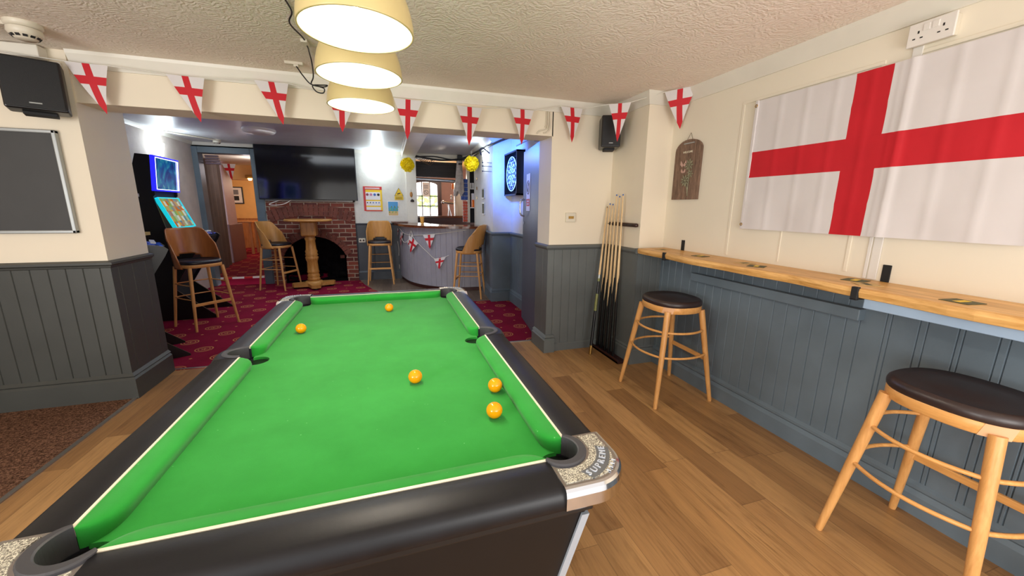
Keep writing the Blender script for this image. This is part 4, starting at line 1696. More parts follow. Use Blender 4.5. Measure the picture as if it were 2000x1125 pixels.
# ================================================================== PENDANT LAMPS
for (y, z, xo, lab) in ((1.345, 1.925, -.058, 'cream dome pendant lamp nearest the camera over the pool table'),
                    (1.775, 1.926, -.077, 'middle cream dome pendant lamp over the pool table'),
                    (2.235, 1.918, -.098, 'farthest cream dome pendant lamp over the pool table')):
    x = xo
    r = thing('pendant_lamp', (x, y, ZC), lab, 'pendant lamp', 0, 'dome pendant lamps over the pool table')
    R0 = .159
    h = z - ZC
    prof = []
    for i in range(13):
        a = rad(90 * i / 12)
        prof.append((max(.025, R0 * sin(a) ** .85), h + .185 * cos(a) ** 1.1))
    m = MB()
    m.lathe([(rr + .0035, zz + .002) for rr, zz in prof], (0, 0, 0), 48, cap=False)
    m.lathe([(R0 + .0035, h + .002), (R0 + .004, h - .002), (R0 - .002, h - .002), (R0 - .002, h + .002)], (0, 0, 0), 48, cap=False)
    m.build('shade', M['shade_out'], r)
    m = MB()
    m.lathe([(rr - .002, zz) for rr, zz in prof], (0, 0, 0), 48, cap=False)
    m.build('shade_lining', M['shade_in'], r)
    m = MB()
    m.lathe([(.028, h + .165), (.028, h + .20), (.02, h + .225), (.006, h + .235)], (0, 0, 0), 20)
    m.build('lamp_holder', M['gold'], r)
    m = MB()
    m.tube([(0, 0, h + .23), (0, 0, -.02)], .0028, 8)
    m.build('flex', M['gold'], r)
    m = MB()
    m.lathe([(.05, 0), (.05, -.012), (.012, -.028)], (0, 0, 0), 24)
    m.build('ceiling_rose', M['dirty_white'], r)
    m = MB()
    m.sphere((0, 0, h + .10), .034, 20, 12)
    m.build('bulb', M['bulb'], r)
    lamp('pendant_bulb_light', 'SPOT', (x, y, z + .05), 17, (1, .91, .79), .05, (x, y, 0), spot=rad(158), blend=.35)

# cable and junction box on the ceiling
jb = thing('junction_box', (-.53, 3.12, ZC), 'small white connector box on the ceiling with a dangling black cable', 'junction box')
WB().box((-.60, 3.10, ZC - .018), (-.49, 3.14, ZC)).build('box_lid', M['dirty_white'], jb, .003)
WB().box((-.545, 3.09, ZC - .035), (-.515, 3.12, ZC - .018)).build('plug', M['dirty_white'], jb, .003)
cbm = WB()
pts = [(-.40, 2.22, ZC - .008), (-.398, 2.35, ZC - .006), (-.43, 2.45, ZC - .02), (-.405, 2.66, ZC - .008), (-.40, 2.76, ZC - .02), (-.41, 2.86, ZC - .010), (-.418, 2.99, ZC - .03), (-.418, 3.0, ZC - .11), (-.434, 3.0, ZC - .155), (-.40, 3.0, ZC - .165), (-.36, 3.01, ZC - .175), (-.37, 3.02, ZC - .20), (-.41, 3.02, ZC - .195), (-.43, 3.02, ZC - .16), (-.38, 3.03, ZC - .15), (-.34, 3.03, ZC - .148), (-.37, 3.03, ZC - .16), (-.44, 3.03, ZC - .15), (-.485, 3.04, ZC - .10), (-.52, 3.08, ZC - .045), (-.53, 3.10, ZC - .03)]
def smooth_path(p, n=5):
    p = [Vector(q) for q in p]
    out = []
    for i in range(len(p) - 1):
        a, b_, c, d = p[max(0, i - 1)], p[i], p[i + 1], p[min(len(p) - 1, i + 2)]
        for k in range(n):
            t = k / n
            out.append(.5 * ((2 * b_) + (c - a) * t + (2 * a - 5 * b_ + 4 * c - d) * t * t + (3 * b_ - a - 3 * c + d) * t ** 3))
    out.append(p[-1])
    return out
cbm.tube(smooth_path(pts), .004, 8)
cbm.build('hanging_cable', M['cable_black'], jb)
WB().box((-.425, 2.68, ZC - .02), (-.39, 2.76, ZC - .002)).build('inline_connector', M['dirty_white'], jb, .003)

# ================================================================== BUNTING
def pennant(parent, top_l, top_r, tip, out, name='pennant', bow=.012):
    """White triangle with a red cross; corners are world points, out is the bulge direction."""
    TL, TR_, TP = Vector(top_l), Vector(top_r), Vector(tip)
    N = 14
    tri = [(0, 0), (1, 0), (.5, 1)]
    def at(p):
        x, y = p
        base = TL + (TR_ - TL) * x
        mid = (TL + TR_) / 2
        q = base + (TP - mid) * y
        return q + Vector(out) * (bow * sin(pi * min(1, max(0, y))) + bow * .6 * sin(3.2 * x + 2 * y))
    m = WB()
    xs = [0, .2, .41, .5, .59, .8, 1]
    yss = [0, .12, .25, .42, .6, .8, 1]
    for i in range(6):
        for j in range(6):
            p = clip(clip(clip(clip(tri, 0, xs[i], False), 0, xs[i + 1], True), 1, yss[j], False), 1, yss[j + 1], True)
            if len(p) < 3:
                continue
            # drop duplicate points
            q = []
            for a in p:
                if not q or (abs(a[0] - q[-1][0]) + abs(a[1] - q[-1][1])) > 1e-6:
                    q.append(a)
            if len(q) > 2 and abs(q[0][0] - q[-1][0]) + abs(q[0][1] - q[-1][1]) < 1e-6:
                q.pop()
            if len(q) < 3:
                continue
            red = i in (2, 3) or j == 2
            m.add([at(a) for a in q], [tuple(range(len(q)))], 1 if red else 0)
    o = m.build(name, [M['white_flag'], M['red_flag']], parent)
    return o


bt = thing('flag_bunting', (0, 3.3, 2.25), 'string of ten white pennants with red crosses hanging along the beam', 'bunting')
tops = [(-1.741, 2.267), (-1.232, 2.247), (-.731, 2.262), (-.279, 2.212), (.194, 2.228), (.677, 2.214), (1.131, 2.232), (1.593, 2.284)]
tips = [(-1.695, 1.983), (-1.189, 1.970), (-.688, 1.989), (-.295, 1.965), (.178, 1.940), (.674, 1.921), (1.135, 1.955), (1.616, 2.0)]
path = [(-2.6, 3.24, 2.30), (-2.1, 3.27, 2.285)]
for (x, z), (tx_, tz_) in zip(tops, tips):
    w = .105
    pennant(bt, (x - w, 3.30, z + .004), (x + w, 3.30, z), (tx_, 3.30 + .02, tz_), (0, -1, 0))
    path += [(x - w, 3.301, z + .006), (x, 3.301, z + .001), (x + w, 3.301, z + .003)]
pennant(bt, (1.80, 3.03, 2.268), (1.965, 2.96, 2.282), (1.882, 3.0, 1.975), (-.4, -1, 0))
path += [(1.80, 3.03, 2.270), (1.88, 3.0, 2.272), (1.965, 2.96, 2.284)]
pennant(bt, (2.165, 2.80, 2.335), (2.33, 2.64, 2.36), (2.30, 2.75, 2.06), (-1, -.6, 0))
path += [(2.165, 2.80, 2.338), (2.33, 2.64, 2.362)]
m = WB()
m.tube(path, .003, 6)
m.build('tape', M['string'], bt)

# ================================================================== TELEVISION AND FIREPLACE
tv = thing('television', (-1.32, 7.85, 1.97), 'huge black wall television above the brick fireplace', 'television')
WB().box((-2.11, 7.80, 1.515), (-.52, 7.86, 2.425)).build('casing', M['black'], tv, .006)
WB().box((-2.098, 7.7965, 1.535), (-.532, 7.80, 2.415)).build('screen', M['tv_glass'], tv)
WB().box((-1.7, 7.86, 1.7), (-.95, YB - .002, 2.2)).build('wall_bracket', M['matt_black'], tv)
m = WB()
m.tube(smooth_path([(-1.75, 7.84, 1.525), (-1.9, 7.82, 1.47), (-1.97, 7.81, 1.43), (-1.86, 7.80, 1.42), (-1.72, 7.81, 1.45), (-1.62, 7.84, 1.52)]), .007, 8)
m.build('dangling_cable', M['white_plastic'], tv)

fp = thing('brick_fireplace', (-1.33, 7.9, 0), 'old red brick fireplace with an arched sooty opening under the television', 'fireplace')
AX0, AX1, SPR, CROWN = -1.86, -.80, .50, .86
acx = (AX0 + AX1) / 2
half = (AX1 - AX0) / 2
rise = CROWN - SPR
RAD = (half * half + rise * rise) / (2 * rise)
acz = CROWN - RAD
YF = 7.88
m = WB()
arc = []
aw = math.asin(half / RAD)
for i in range(25):
    t = -aw + 2 * aw * i / 24
    arc.append((acx + RAD * sin(t), acz + RAD * cos(t)))
X0, X1, ZZ = -2.04, -.60, 1.49
# front face around the arch, built as vertical strips
xs = [X0] + [p[0] for p in arc] + [X1]
m.box((X0, YF, 0), (AX0, YB, ZZ))
m.box((AX1, YF, 0), (X1, YB, ZZ))
for i in range(24):
    (xa_, za_), (xb_, zb_) = arc[i], arc[i + 1]
    vs = [(xa_, YF, za_), (xb_, YF, zb_), (xb_, YF, ZZ), (xa_, YF, ZZ), (xa_, YB, za_), (xb_, YB, zb_)]
    m.add(vs, [(0, 1, 2, 3), (4, 5, 1, 0)])
m.build('brick_surround', M['brick'], fp)
M['brick_plain'] = plain('dark_red_arch_brick', (112, 62, 50), .85, var=.35, vscale=9, bump=.6, bscale=50)
m = WB()
rb = random.Random(3)
def voussoirs(m, cx, cz, R, a0, a1, n, L, y):
    for i in range(n):
        t0 = a0 + (a1 - a0) * (i + .06) / n
        t1 = a0 + (a1 - a0) * (i + .94) / n
        dy = rb.uniform(0, .01)
        pts = [(cx + R * sin(t0), cz + R * cos(t0)), (cx + R * sin(t1), cz + R * cos(t1)), (cx + (R + L) * sin(t1), cz + (R + L) * cos(t1)), (cx + (R + L) * sin(t0), cz + (R + L) * cos(t0))]
        vs = [(x, y - dy, z) for x, z in pts] + [(x, YF + .01, z) for x, z in pts]
        m.add(vs, [(0, 1, 2, 3), (0, 4, 5, 1), (1, 5, 6, 2), (2, 6, 7, 3), (3, 7, 4, 0)])
voussoirs(m, acx, acz, RAD, -aw, aw, 17, .12, YF - .014)
m.build('arch_bricks', M['brick_plain'], fp)
m = WB()
voussoirs(m, acx, -.62, 1.86, -.36, .36, 17, .20, YF - .010)
m.build('relieving_arch_bricks', M['brick_plain'], fp)
m = WB()
m.box((AX0 - .02, 8.3, 0), (AX1 + .02, 8.32, 1.0))
m.box((AX0 - .04, YB, 0), (AX0 - .0, 8.32, 1.0))
m.box((AX1, YB, 0), (AX1 + .04, 8.32, 1.0))
m.box((AX0 - .02, YB, .95), (AX1 + .02, 8.32, 1.0))
m.box((AX0 - .02, YF + .03, 0), (AX1 + .02, 8.32, .012))
m.build('firebox', M['soot'], fp)
m = WB()
rr = random.Random(5)
for i in range(18):
    m.cbox((rr.uniform(AX0 + .1, AX1 - .1), rr.uniform(8.0, 8.25), rr.uniform(.03, .28)), (rr.uniform(.05, .14), .08, rr.uniform(.04, .09)), Matrix.Rotation(rr.uniform(-.4, .4), 3, 'Y'))
m.build('rubble', M['soot'], fp)
WB().box((-.93, 8.1, .42), (-.85, 8.18, .48)).build('loose_brick', M['brick_plain'], fp)
# back hole in the wall behind the firebox is closed by the firebox itself

# ================================================================== PEDESTAL TABLE
pb = thing('pedestal_table', (-1.31, 7.42, 0), 'tall round pine pedestal table with turned column in front of the fireplace', 'table')
m = MB()
m.lathe([(.36, 1.155), (.375, 1.162), (.375, 1.180), (.365, 1.19)], (0, 0, 0), 40)
m.build('table_top', M['pine_top'], pb)
m = MB()
m.cbox((0, 0, 1.03), (.24, .24, .25))
m.build('column_head', M['pine'], pb, .025)
m = MB()
m.lathe([(.085, .12), (.105, .15), (.10, .17), (.09, .18), (.105, .21), (.092, .24), (.088, .26), (.10, .28), (.092, .30), (.085, .46), (.10, .50), (.105, .54), (.09, .56), (.105, .58), (.09, .60), (.10, .64), (.085, .67), (.075, .82), (.09, .86), (.075, .88), (.085, .91)], (0, 0, 0), 28)
m.build('turned_column', M['pine'], pb)
m = MB()
poly = []
for k in range(4):
    a = k * pi / 2 + rad(14)
    for (r_, da) in ((.33, -.22), (.345, 0), (.33, .22), (.15, pi / 4)):
        poly.append((r_ * cos(a + da), r_ * sin(a + da)))
m.prism(poly, .035, .095)
m.lathe([(.15, .09), (.14, .115), (.10, .125)], (0, 0, 0), 28)
m.build('cross_base', M['pine_top'], pb, .012)
for k in range(4):
    a = k * pi / 2 + rad(14)
    m = MB()
    m.lathe([(.03, 0), (.035, .02), (.03, .037)], (.29 * cos(a), .29 * sin(a), 0), 16)
    m.build('foot', M['dark_wood'], pb)

# ================================================================== FRUIT MACHINES
def machine(loc, rz, W, label, menu=True):
    r = thing('fruit_machine', loc, label, 'fruit machine', rz, None)
    H = W / 2
    # side profile (x forward, z up), x = 0 at the foot tip
    prof = [(-.76, 0), (0, 0), (0, .02), (-.40, .40), (-.06, .96), (-.03, 1.02), (-.06, 1.05), (-.37, 1.08), (-.45, 1.50), (-.43, 1.52), (-.41, 1.97), (-.55, 1.98), (-.70, 1.50), (-.76, 1.40)]
    m = MB()
    for y0, y1 in ((-H, -H + .02), (H - .02, H)):
        vs = [(x, y0, z) for x, z in prof] + [(x, y1, z) for x, z in prof]
        n = len(prof)
        m.add(vs, [tuple(range(n)), tuple(reversed(range(n, 2 * n)))] + [(i, i + n, (i + 1) % n + n, (i + 1) % n) for i in range(n)])
    m.build('side_panels', M['black'], r)
    m = MB()
    inner = [(-.76, 0), (-.42, 0), (-.44, .40), (-.09, .96), (-.06, 1.02), (-.09, 1.04), (-.41, 1.07), (-.46, 1.52), (-.44, 1.96), (-.54, 1.96), (-.71, 1.50), (-.75, 1.40)]
    n = len(inner)
    vs = [(x, -H + .02, z) for x, z in inner] + [(x, H - .02, z) for x, z in inner]
    m.add(vs, [(i, i + n, (i + 1) % n + n, (i + 1) % n) for i in range(n)])
    m.build('body', M['matt_black'], r)
    m = MB()
    m.box((-.665, -H - .002, 1.50), (-.575, -H + .001, 1.535))
    m.build('data_label', M['white_paper'], r)
    # button deck
    m = MB()
    R = Matrix.Rotation(rad(8), 3, 'Y')
    m.cbox((-.21, 0, 1.068), (.30, W - .03, .012), R)
    dk = m.build('button_deck', M['deck_glow'], r)
    m = MB()
    for k in range(5):
        m.cbox((-.12, -H + .1 + k * (W - .2) / 4, 1.078), (.035, .05, .012), R)
    m.build('buttons', M['white_plastic'], dk)
    def panel(x0, z0, x1, z1, mat, bord, white, nm, bw, y_in):
        d = Vector((x1 - x0, 0, z1 - z0))
        L = d.length
        d.normalize()
        nn = Vector((d.z, 0, -d.x))
        m = MB()
        A = Vector((x0, 0, z0)) + nn * .012
        Yv = Vector((0, 1, 0))
        def q(a, b, c, e, off, mm):
            P = [A + d * a + Yv * c + nn * off, A + d * a + Yv * e + nn * off, A + d * b + Yv * e + nn * off, A + d * b + Yv * c + nn * off]
            mm.add(P, [(0, 1, 2, 3)])
        hy = H - y_in
        s = MB()
        s.M = Matrix(((0, d.x, nn.x, A.x + d.x * L / 2), (1, 0, 0, 0), (0, d.z, nn.z, A.z + d.z * L / 2), (0, 0, 0, 1)))
        s.box((-hy + bw, -L / 2 + bw, -.02), (hy - bw, L / 2 - bw, .002))
        o = s.build(nm, mat, r)
        b_ = MB()
        b_.M = s.M
        for a in ((-hy, -L / 2, hy, -L / 2 + bw), (-hy, L / 2 - bw, hy, L / 2), (-hy, -L / 2, -hy + bw, L / 2), (hy - bw, -L / 2, hy, L / 2)):
            b_.box((a[0], a[1], -.03), (a[2], a[3], .012))
        fr = b_.build(nm + '_border', bord, r)
        if white:
            w_ = MB()
            w_.M = s.M
            e = .006
            for a in ((-hy + bw, -L / 2 + bw - e, hy - bw, -L / 2 + bw), (-hy + bw, L / 2 - bw, hy - bw, L / 2 - bw + e), (-hy + bw - e, -L / 2 + bw - e, -hy + bw, L / 2 - bw + e), (hy - bw, -L / 2 + bw - e, hy - bw + e, L / 2 - bw + e)):
                w_.box((a[0], a[1], 0), (a[2], a[3], .014))
            w_.build('led_edge', M['led_white'], fr)
    panel(-.43, 1.57, -.395, 1.97, M['screen_top'], M['led_blue'], True, 'upper_screen', .024, -.01)
    panel(-.30, 1.13, -.44, 1.49, M['screen_menu'], M['led_cyan'], False, 'lower_screen', .010, .02)
    return r


machine((-2.16, 5.95, 0), rad(3), .60, 'tall black fruit machine with glowing blue and cyan screens against the left wall')
machine((-1.985, 4.45, 0), rad(27), .50, 'black fruit machine half hidden behind the left pillar, lit button deck showing')
m = WB()
m.box((-3.02, 4.95, 1.08), (-2.55, 5.35, 1.115))
tag(m.build('timber_ledge', M['light_timber']), 'short pale timber ledge on the left wall between the fruit machines', 'ledge')

# ================================================================== BAR
def bez(t, P):
    n = len(P) - 1
    f = t * n
    i = min(n - 1, int(f))
    u = f - i
    g = lambda k: Vector(P[max(0, min(n, k))])
    a, b_, c, d = g(i - 1), g(i), g(i + 1), g(i + 2)
    return .5 * ((2 * b_) + (c - a) * u + (2 * a - 5 * b_ + 4 * c - d) * u * u + (3 * b_ - a - 3 * c + d) * u ** 3)
BASEC = [(.18, 7.95), (.30, 7.30), (.48, 6.88), (.76, 6.58), (1.12, 6.42), (1.52, 6.38)]
NBC = 40
bc = [bez(i / NBC, BASEC) for i in range(NBC + 1)]
bar = thing('bar_counter', (.9, 7.2, 0), 'curved pale grey boarded bar counter with a dark polished top', 'bar counter')
# boarded front: planks separated by fine grooves
def offc(off):
    out = []
    for i, p in enumerate(bc):
        a, c = bc[max(0, i - 1)], bc[min(NBC, i + 1)]
        t = (c - a).normalized()
        nrm = Vector((t.y, -t.x))
        out.append(p + nrm * off)      # towards the room
    return out
seglen = [0]
for i in range(NBC):
    seglen.append(seglen[-1] + (bc[i + 1] - bc[i]).length)
TOT = seglen[-1]
def at_len(s, off):
    s = max(0, min(TOT, s))
    for i in range(NBC):
        if seglen[i + 1] >= s:
            f = (s - seglen[i]) / max(1e-6, seglen[i + 1] - seglen[i])
            o = OC[off] if off in OC else OC.setdefault(off, offc(off))
            return o[i] * (1 - f) + o[i + 1] * f
    return offc(off)[-1]
OC = {}
prof = []
s = 0
while s < TOT:
    prof += [(s, 0.0), (s + .004, -.005), (s + .008, 0.0), (min(TOT, s + .05), 0.0), (min(TOT, s + .092), 0.0)]
    s += .1
prof = [(min(TOT, a), b_) for a, b_ in prof]
pts = [at_len(a, b_) for a, b_ in prof]
n = len(pts)
m = WB()
m.add([(p.x, p.y, .07) for p in pts] + [(p.x, p.y, 1.07) for p in pts], [(i, i + 1, i + 1 + n, i + n) for i in range(n - 1)])
m.build('boarded_front', M['bar_grey'], bar)
kick = offc(-.03)
n = len(kick)
m = WB()
m.add([(p.x, p.y, .0) for p in kick] + [(p.x, p.y, .08) for p in kick], [(i, i + 1, i + 1 + n, i + n) for i in range(n - 1)])
m.build('kick_plinth', M['maroon_wood'], bar)
to, ti = offc(.10), offc(-.38)
poly = [tuple(p) for p in to]
to = [p for p in to]
m = WB()
outer = [(min(1.515, p.x), min(7.94, p.y)) for p in to if p.y < 7.935] 
poly = outer + [(1.55, 6.9), (1.35, 6.92), (1.05, 7.0), (.85, 7.2), (.74, 7.55), (.70, 7.94), (.085, 7.94)]
m.prism(poly, 1.07, 1.108)
m.build('bar_top', M['bar_wood'], bar, .006)

# second bunting, on the bar front
bb = thing('flag_bunting', (.8, 6.5, 1.0), 'tangled white pennant bunting with red crosses pinned to the bar front', 'bunting')
def onbar(s, z, off=.015):
    p = at_len(s, off)
    return (p.x, p.y, z)
line = [onbar(.05, 1.03), onbar(.25, 1.0), onbar(.55, .94), onbar(.9, .925), onbar(1.3, .95), onbar(1.65, .99), onbar(2.05, 1.05)]
m = WB()
m.tube(smooth_path(line), .005, 6)
m.tube(smooth_path([onbar(.32, .93, .02), onbar(.5, .80, .03), onbar(.66, .78, .03), onbar(.82, .83, .02), onbar(.93, 1.0, .02), onbar(1.05, .86, .03), onbar(1.35, .66, .02), onbar(1.52, .55, .02), onbar(1.75, .62, .02)]), .005, 6)
m.tube(smooth_path([onbar(.02, 1.0), onbar(.0, .8, .03), onbar(.05, .6, .02), onbar(.0, .4, .02), onbar(.03, .2, .02)]), .005, 6)
m.build('tape', M['string'], bb)
def pen_bar(s0, s1, z0, z1, st, ztip, off=.02):
    a, b_, c = onbar(s0, z0, off), onbar(s1, z1, off), onbar(st, ztip, off + .02)
    pennant(bb, a, b_, c, (0, -1, 0), bow=.006)
pen_bar(.04, .12, 1.0, 1.0, .09, .84)
pen_bar(.31, .52, .93, .96, .36, .68)
pen_bar(.28, .44, .86, .92, .40, .70, .03)
pen_bar(.72, .98, .80, .95, .95, .66)
pen_bar(.86, 1.16, .92, .80, .93, .62, .035)
pen_bar(1.26, 1.52, .95, .975, 1.42, .72)
pen_bar(1.48, 1.70, .55, .60, 1.58, .38)

# pint glass
pg = thing('pint_glass', (.60, 7.40, 1.108), 'full pint of golden lager standing on the bar top', 'pint glass')
MB().lathe([(.030, 0), (.033, .05), (.040, .125)], (0, 0, .004), 24).build('lager', M['lager'], pg)
MB().lathe([(.040, .129), (.041, .136), (.036, .139)], (0, 0, 0), 24).build('foam_head', M['foam'], pg)
MB().lathe([(.001, .0), (.032, .0), (.034, .05), (.0425, .155), (.041, .155), (.0335, .05), (.031, .004), (.001, .004)], (0, 0, 0), 24, cap=False).build('glass', M['glass'], pg)

# ================================================================== BEHIND THE BAR
ex = thing('entrance_door', (1.0, 10.87, 0), 'dark framed glazed door seen beyond the bar, bright garden outside', 'door')
m = WB()
m.box((.60, 10.84, 0), (.69, 10.9, 2.16))
m.box((1.31, 10.84, 0), (1.42, 10.9, 2.16))
m.box((.60, 10.84, 1.1), (1.42, 10.9, 1.2))
m.box((.60, 10.84, 2.08), (1.42, 10.9, 2.16))
N = 12
for i in range(N):
    a0, a1 = pi * i / N, pi * (i + 1) / N
    f = lambda a: (1.0 - .31 * cos(a), 1.98 + .09 * sin(a))
    (x0, z0), (x1, z1) = f(a0), f(a1)
    m.add([(x0, 10.845, z0), (x1, 10.845, z1), (x1, 10.845, 2.1), (x0, 10.845, 2.1)], [(0, 1, 2, 3)])
m.build('door_frame', M['maroon_wood'], ex)
m = WB()
for x in (.90, 1.11):
    m.box((x - .012, 10.85, 1.2), (x + .012, 10.88, 2.1))
for z in (1.44, 1.70):
    m.box((.69, 10.85, z - .012), (1.31, 10.88, z + .012))
m.build('glazing_bars', M['maroon_wood'], ex)
m = WB()
m.box((.69, 10.885, 1.2), (1.31, 10.888, 2.1))
m.build('glass_panes', M['glass'], ex)
m = WB()
m.box((-.6, 12.2, .6), (2.6, 12.22, 2.8))
gv = m.build('garden_view', M['daylight'])
tag(gv, 'bright sunlit garden outside the glazed entrance door', 'garden', kind='structure')
sg = thing('notice', (1.0, 10.835, 1.88), 'pale no-smoking notice taped on the entrance door glass behind the bar', 'notice')
WB().box((.92, 10.835, 1.69), (1.10, 10.842, 2.06)).build('paper', M['white_paper'], sg)
m = WB()
m.tube([(1.01 + .055 * cos(2 * pi * i / 20), 10.832, 1.80 + .055 * sin(2 * pi * i / 20)) for i in range(20)], .006, 6, closed=True)
m.tube([(.972, 10.832, 1.84), (1.048, 10.832, 1.76)], .005, 6)
for i in range(4):
    m.box((.95, 10.831, 1.90 + i * .028), (1.07, 10.835, 1.912 + i * .028))
m.build('print', M['grey_ink'], sg)

bm = thing('servery_beam', (1.0, 8.15, 2.1), 'dark stained beam and bulkhead across the bar opening', 'beam')
WB().box((.56, 8.02, 2.0), (1.45, 8.14, 2.29)).build('bulkhead', M['dark_wood'], bm)
WB().box((.56, 7.98, 2.24), (1.45, 8.05, 2.285)).build('cornice', M['dark_wood'], bm)
pp = thing('foot_rail_pipe', (1.0, 8.1, 1.95), 'silver pipe running across the bar opening under the dark beam', 'pipe')
m = WB()
m.tube([(.545, 8.05, 1.955), (1.4, 8.05, 1.93)], .03, 14)
m.build('pipe_tube', M['steel_pipe'], pp)
ic = thing('inner_counter', (1.1, 9.3, 0), 'inner wooden bar counter with the beer taps, seen through the opening', 'bar counter')
WB().box((.0, 9.1, 1.17), (2.2, 9.55, 1.215)).build('counter_top', M['bar_wood'], ic, .006)
WB().box((.0, 9.15, 0), (2.2, 9.5, 1.17)).build('counter_body', M['maroon_wood'], ic)
# beer font with two arms
tp = thing('beer_font', (1.40, 9.3, 1.215), 'chrome beer font with a round tap on the inner counter', 'beer tap')
m = MB()
m.tube([(-.03, 0, 0), (-.02, 0, .16), (-.03, 0, .27)], [.022, .015, .02], 12)
m.tube([(.04, 0, 0), (.0, 0, .16), (-.02, 0, .27)], [.022, .015, .02], 12)
m.build('columns', M['chrome'], tp)
m = MB()
m.tube([(-.14, -.02, .31), (.09, -.02, .29)], .028, 14)
m.sphere((-.15, -.02, .31), .045)
m.build('tap_head', M['chrome'], tp)
tp = thing('beer_font', (1.53, 9.32, 1.215), 'tall slim beer font tower with orange lens on the inner counter', 'beer tap')
m = MB()
m.tube([(0, 0, 0), (0, 0, .62)], .016, 12)
m.build('column', M['chrome'], tp)
m = MB()
m.cbox((-.04, -.01, .68), (.05, .03, .13))
m.build('lit_lens', M['orange_ink'], tp, .01)
m = MB()
for z in (.40, .46):
    m.sphere((-.08, -.02, z), .03)
m.build('handles', M['white_plastic'], tp)
tp = thing('service_cabinet', (1.70, 9.7, 0), 'pale cream cabinet side standing beyond the beer fonts', 'cabinet')
WB().box((1.60, 9.65, 1.0), (1.78, 9.9, 2.0)).build('cabinet_side', M['dirty_white'], tp)
WB().box((1.575, 9.64, 1.55), (1.60, 9.70, 1.72)).build('handle', M['matt_black'], tp)
# glass shelves on the right of the servery
gs = thing('back_shelf', (1.80, 8.05, 1.5), 'dark shelf unit with white shelves at the right of the bar opening', 'shelf unit')
WB().box((1.64, 8.15, 1.1), (1.80, 8.2, 2.2)).build('back_panel', M['matt_black'], gs)
for z in (1.40, 1.78):
    WB().box((1.635, 7.98, z), (1.80, 8.15, z + .02)).build('shelf_board', M['white_plastic'], gs)
ob = thing('charity_box', (1.73, 8.03, 1.42), 'orange and white collection box on the lower shelf right of the bar', 'box')
WB().box((1.67, 7.98, 1.42), (1.78, 8.08, 1.57)).build('orange_base', M['orange_ink'], ob, .004)
WB().box((1.67, 7.99, 1.57), (1.78, 8.07, 1.70)).build('white_card', M['white_paper'], ob)
for k in range(3):
    o = MB().lathe([(.018, 0), (.022, .11)], (0, 0, 0), 14).build('tumbler', M['white_plastic'])
    o.location = (1.66 + .05 * k, 8.06, 1.80)
    tag(o, ('left tumbler of three on the upper shelf right of the bar', 'middle tumbler of three on the upper shelf right of the bar', 'right tumbler of three on the upper shelf right of the bar')[k], 'glass', 'tumblers on the upper shelf')
# crisp and nut cards, gauze ghost, post and cables
po = WB().box((1.57, 8.0, 1.108), (1.63, 8.1, 2.3))
tag(po.build('timber_post', M['dirty_white'], None, .006), 'white painted post at the right end of the bar opening', 'post')
rr = random.Random(11)
def packet_card(name, x0, x1, z0, z1, y, mat, label, n):
    r = thing(name, ((x0 + x1) / 2, y, z0), label, 'snack packets')
    WB().box((x0, y, z0), (x1, y + .006, z1)).build('backing_card', M['white_paper'], r)
    rows = n
    for i in range(rows):
        for j in range(2):
            cx = x0 + (x1 - x0) * (.27 + .46 * j)
            cz = z0 + (z1 - z0) * (i + .5) / rows
            m = WB()
            m.cbox((cx, y - .012, cz), ((x1 - x0) * .46, .022, (z1 - z0) / rows * .9), Matrix.Rotation(rr.uniform(-.2, .2), 3, 'Y'))
            m.build('packet', mat, r, .006)
    return r


packet_card('crisp_card', 1.43, 1.58, 1.56, 1.98, 7.97, M['crisp_blue'], 'blue snack packets hanging on a card beside the bar post', 5)
packet_card('nut_card', 1.47, 1.57, 1.12, 1.54, 7.97, M['nut_red'], 'red nut packets hanging on a card below the blue ones', 7)
gh = thing('gauze_ghost', (1.42, 7.95, 2.1), 'ragged grey gauze ghost decoration hanging at the right of the bar opening', 'decoration')
m = WB()
def gf(u, v):
    a = 2 * pi * u
    r_ = .05 + .05 * v + .018 * sin(a * 5 + v * 4) * v
    return (1.40 + r_ * cos(a) - .02 * v, 7.87 + r_ * .5 * sin(a), 2.30 - .62 * v - .05 * sin(a * 4) * v)
m.grid(gf, 40, 12, closed_u=True)
m.sphere((1.40, 7.87, 2.28), .06)
m.build('gauze', M['ghost'], gh)
m = WB()
m.sphere((1.385, 7.815, 2.25), .018, 12, 8)
m.sphere((1.425, 7.815, 2.25), .018, 12, 8)
m.build('eye_holes', M['matt_black'], gh)
wr = thing('cable_run', (1.0, 7.9, 2.35), 'bundle of loose black and grey cables strung above the bar opening', 'cable')
m = WB()
m.tube(smooth_path([(.55, 7.88, 2.37), (.8, 7.87, 2.33), (1.05, 7.87, 2.31), (1.35, 7.87, 2.34), (1.52, 7.6, 2.37), (1.50, 6.9, 2.35), (1.47, 6.2, 2.32), (1.45, 5.6, 2.29), (1.5, 5.2, 2.30), (1.6, 4.9, 2.32)]), .016, 8)
m.tube(smooth_path([(.55, 7.86, 2.35), (.9, 7.85, 2.37), (1.2, 7.85, 2.33), (1.40, 7.8, 2.32), (1.50, 7.2, 2.31), (1.46, 6.4, 2.29), (1.44, 5.7, 2.30)]), .011, 8)
m.build('black_cables', M['cable_black'], wr)
m = WB()
for k in range(7):
    z = 2.34 - .006 * k
    m.tube(smooth_path([(.57 + .03 * k, 7.9, z), (.64 + .03 * k, 7.88, z - .05 - .008 * k), (.74 + .03 * k, 7.88, z + .01), (.85, 7.88, z - .02)]), .004, 6)
m.build('tangled_wires', M['cable_brown'], wr)
WB().box((1.36, 7.86, 2.27), (1.46, 7.92, 2.42)).build('cable_box', M['black'], wr, .01)
dl = thing('ceiling_downlight', (.98, 8.4, 2.42), 'small round lit downlight behind the bar', 'ceiling light')
MB().lathe([(.045, 0), (.045, -.01), (.03, -.012)], (0, 0, 0), 20).build('bezel', M['gold'], dl)
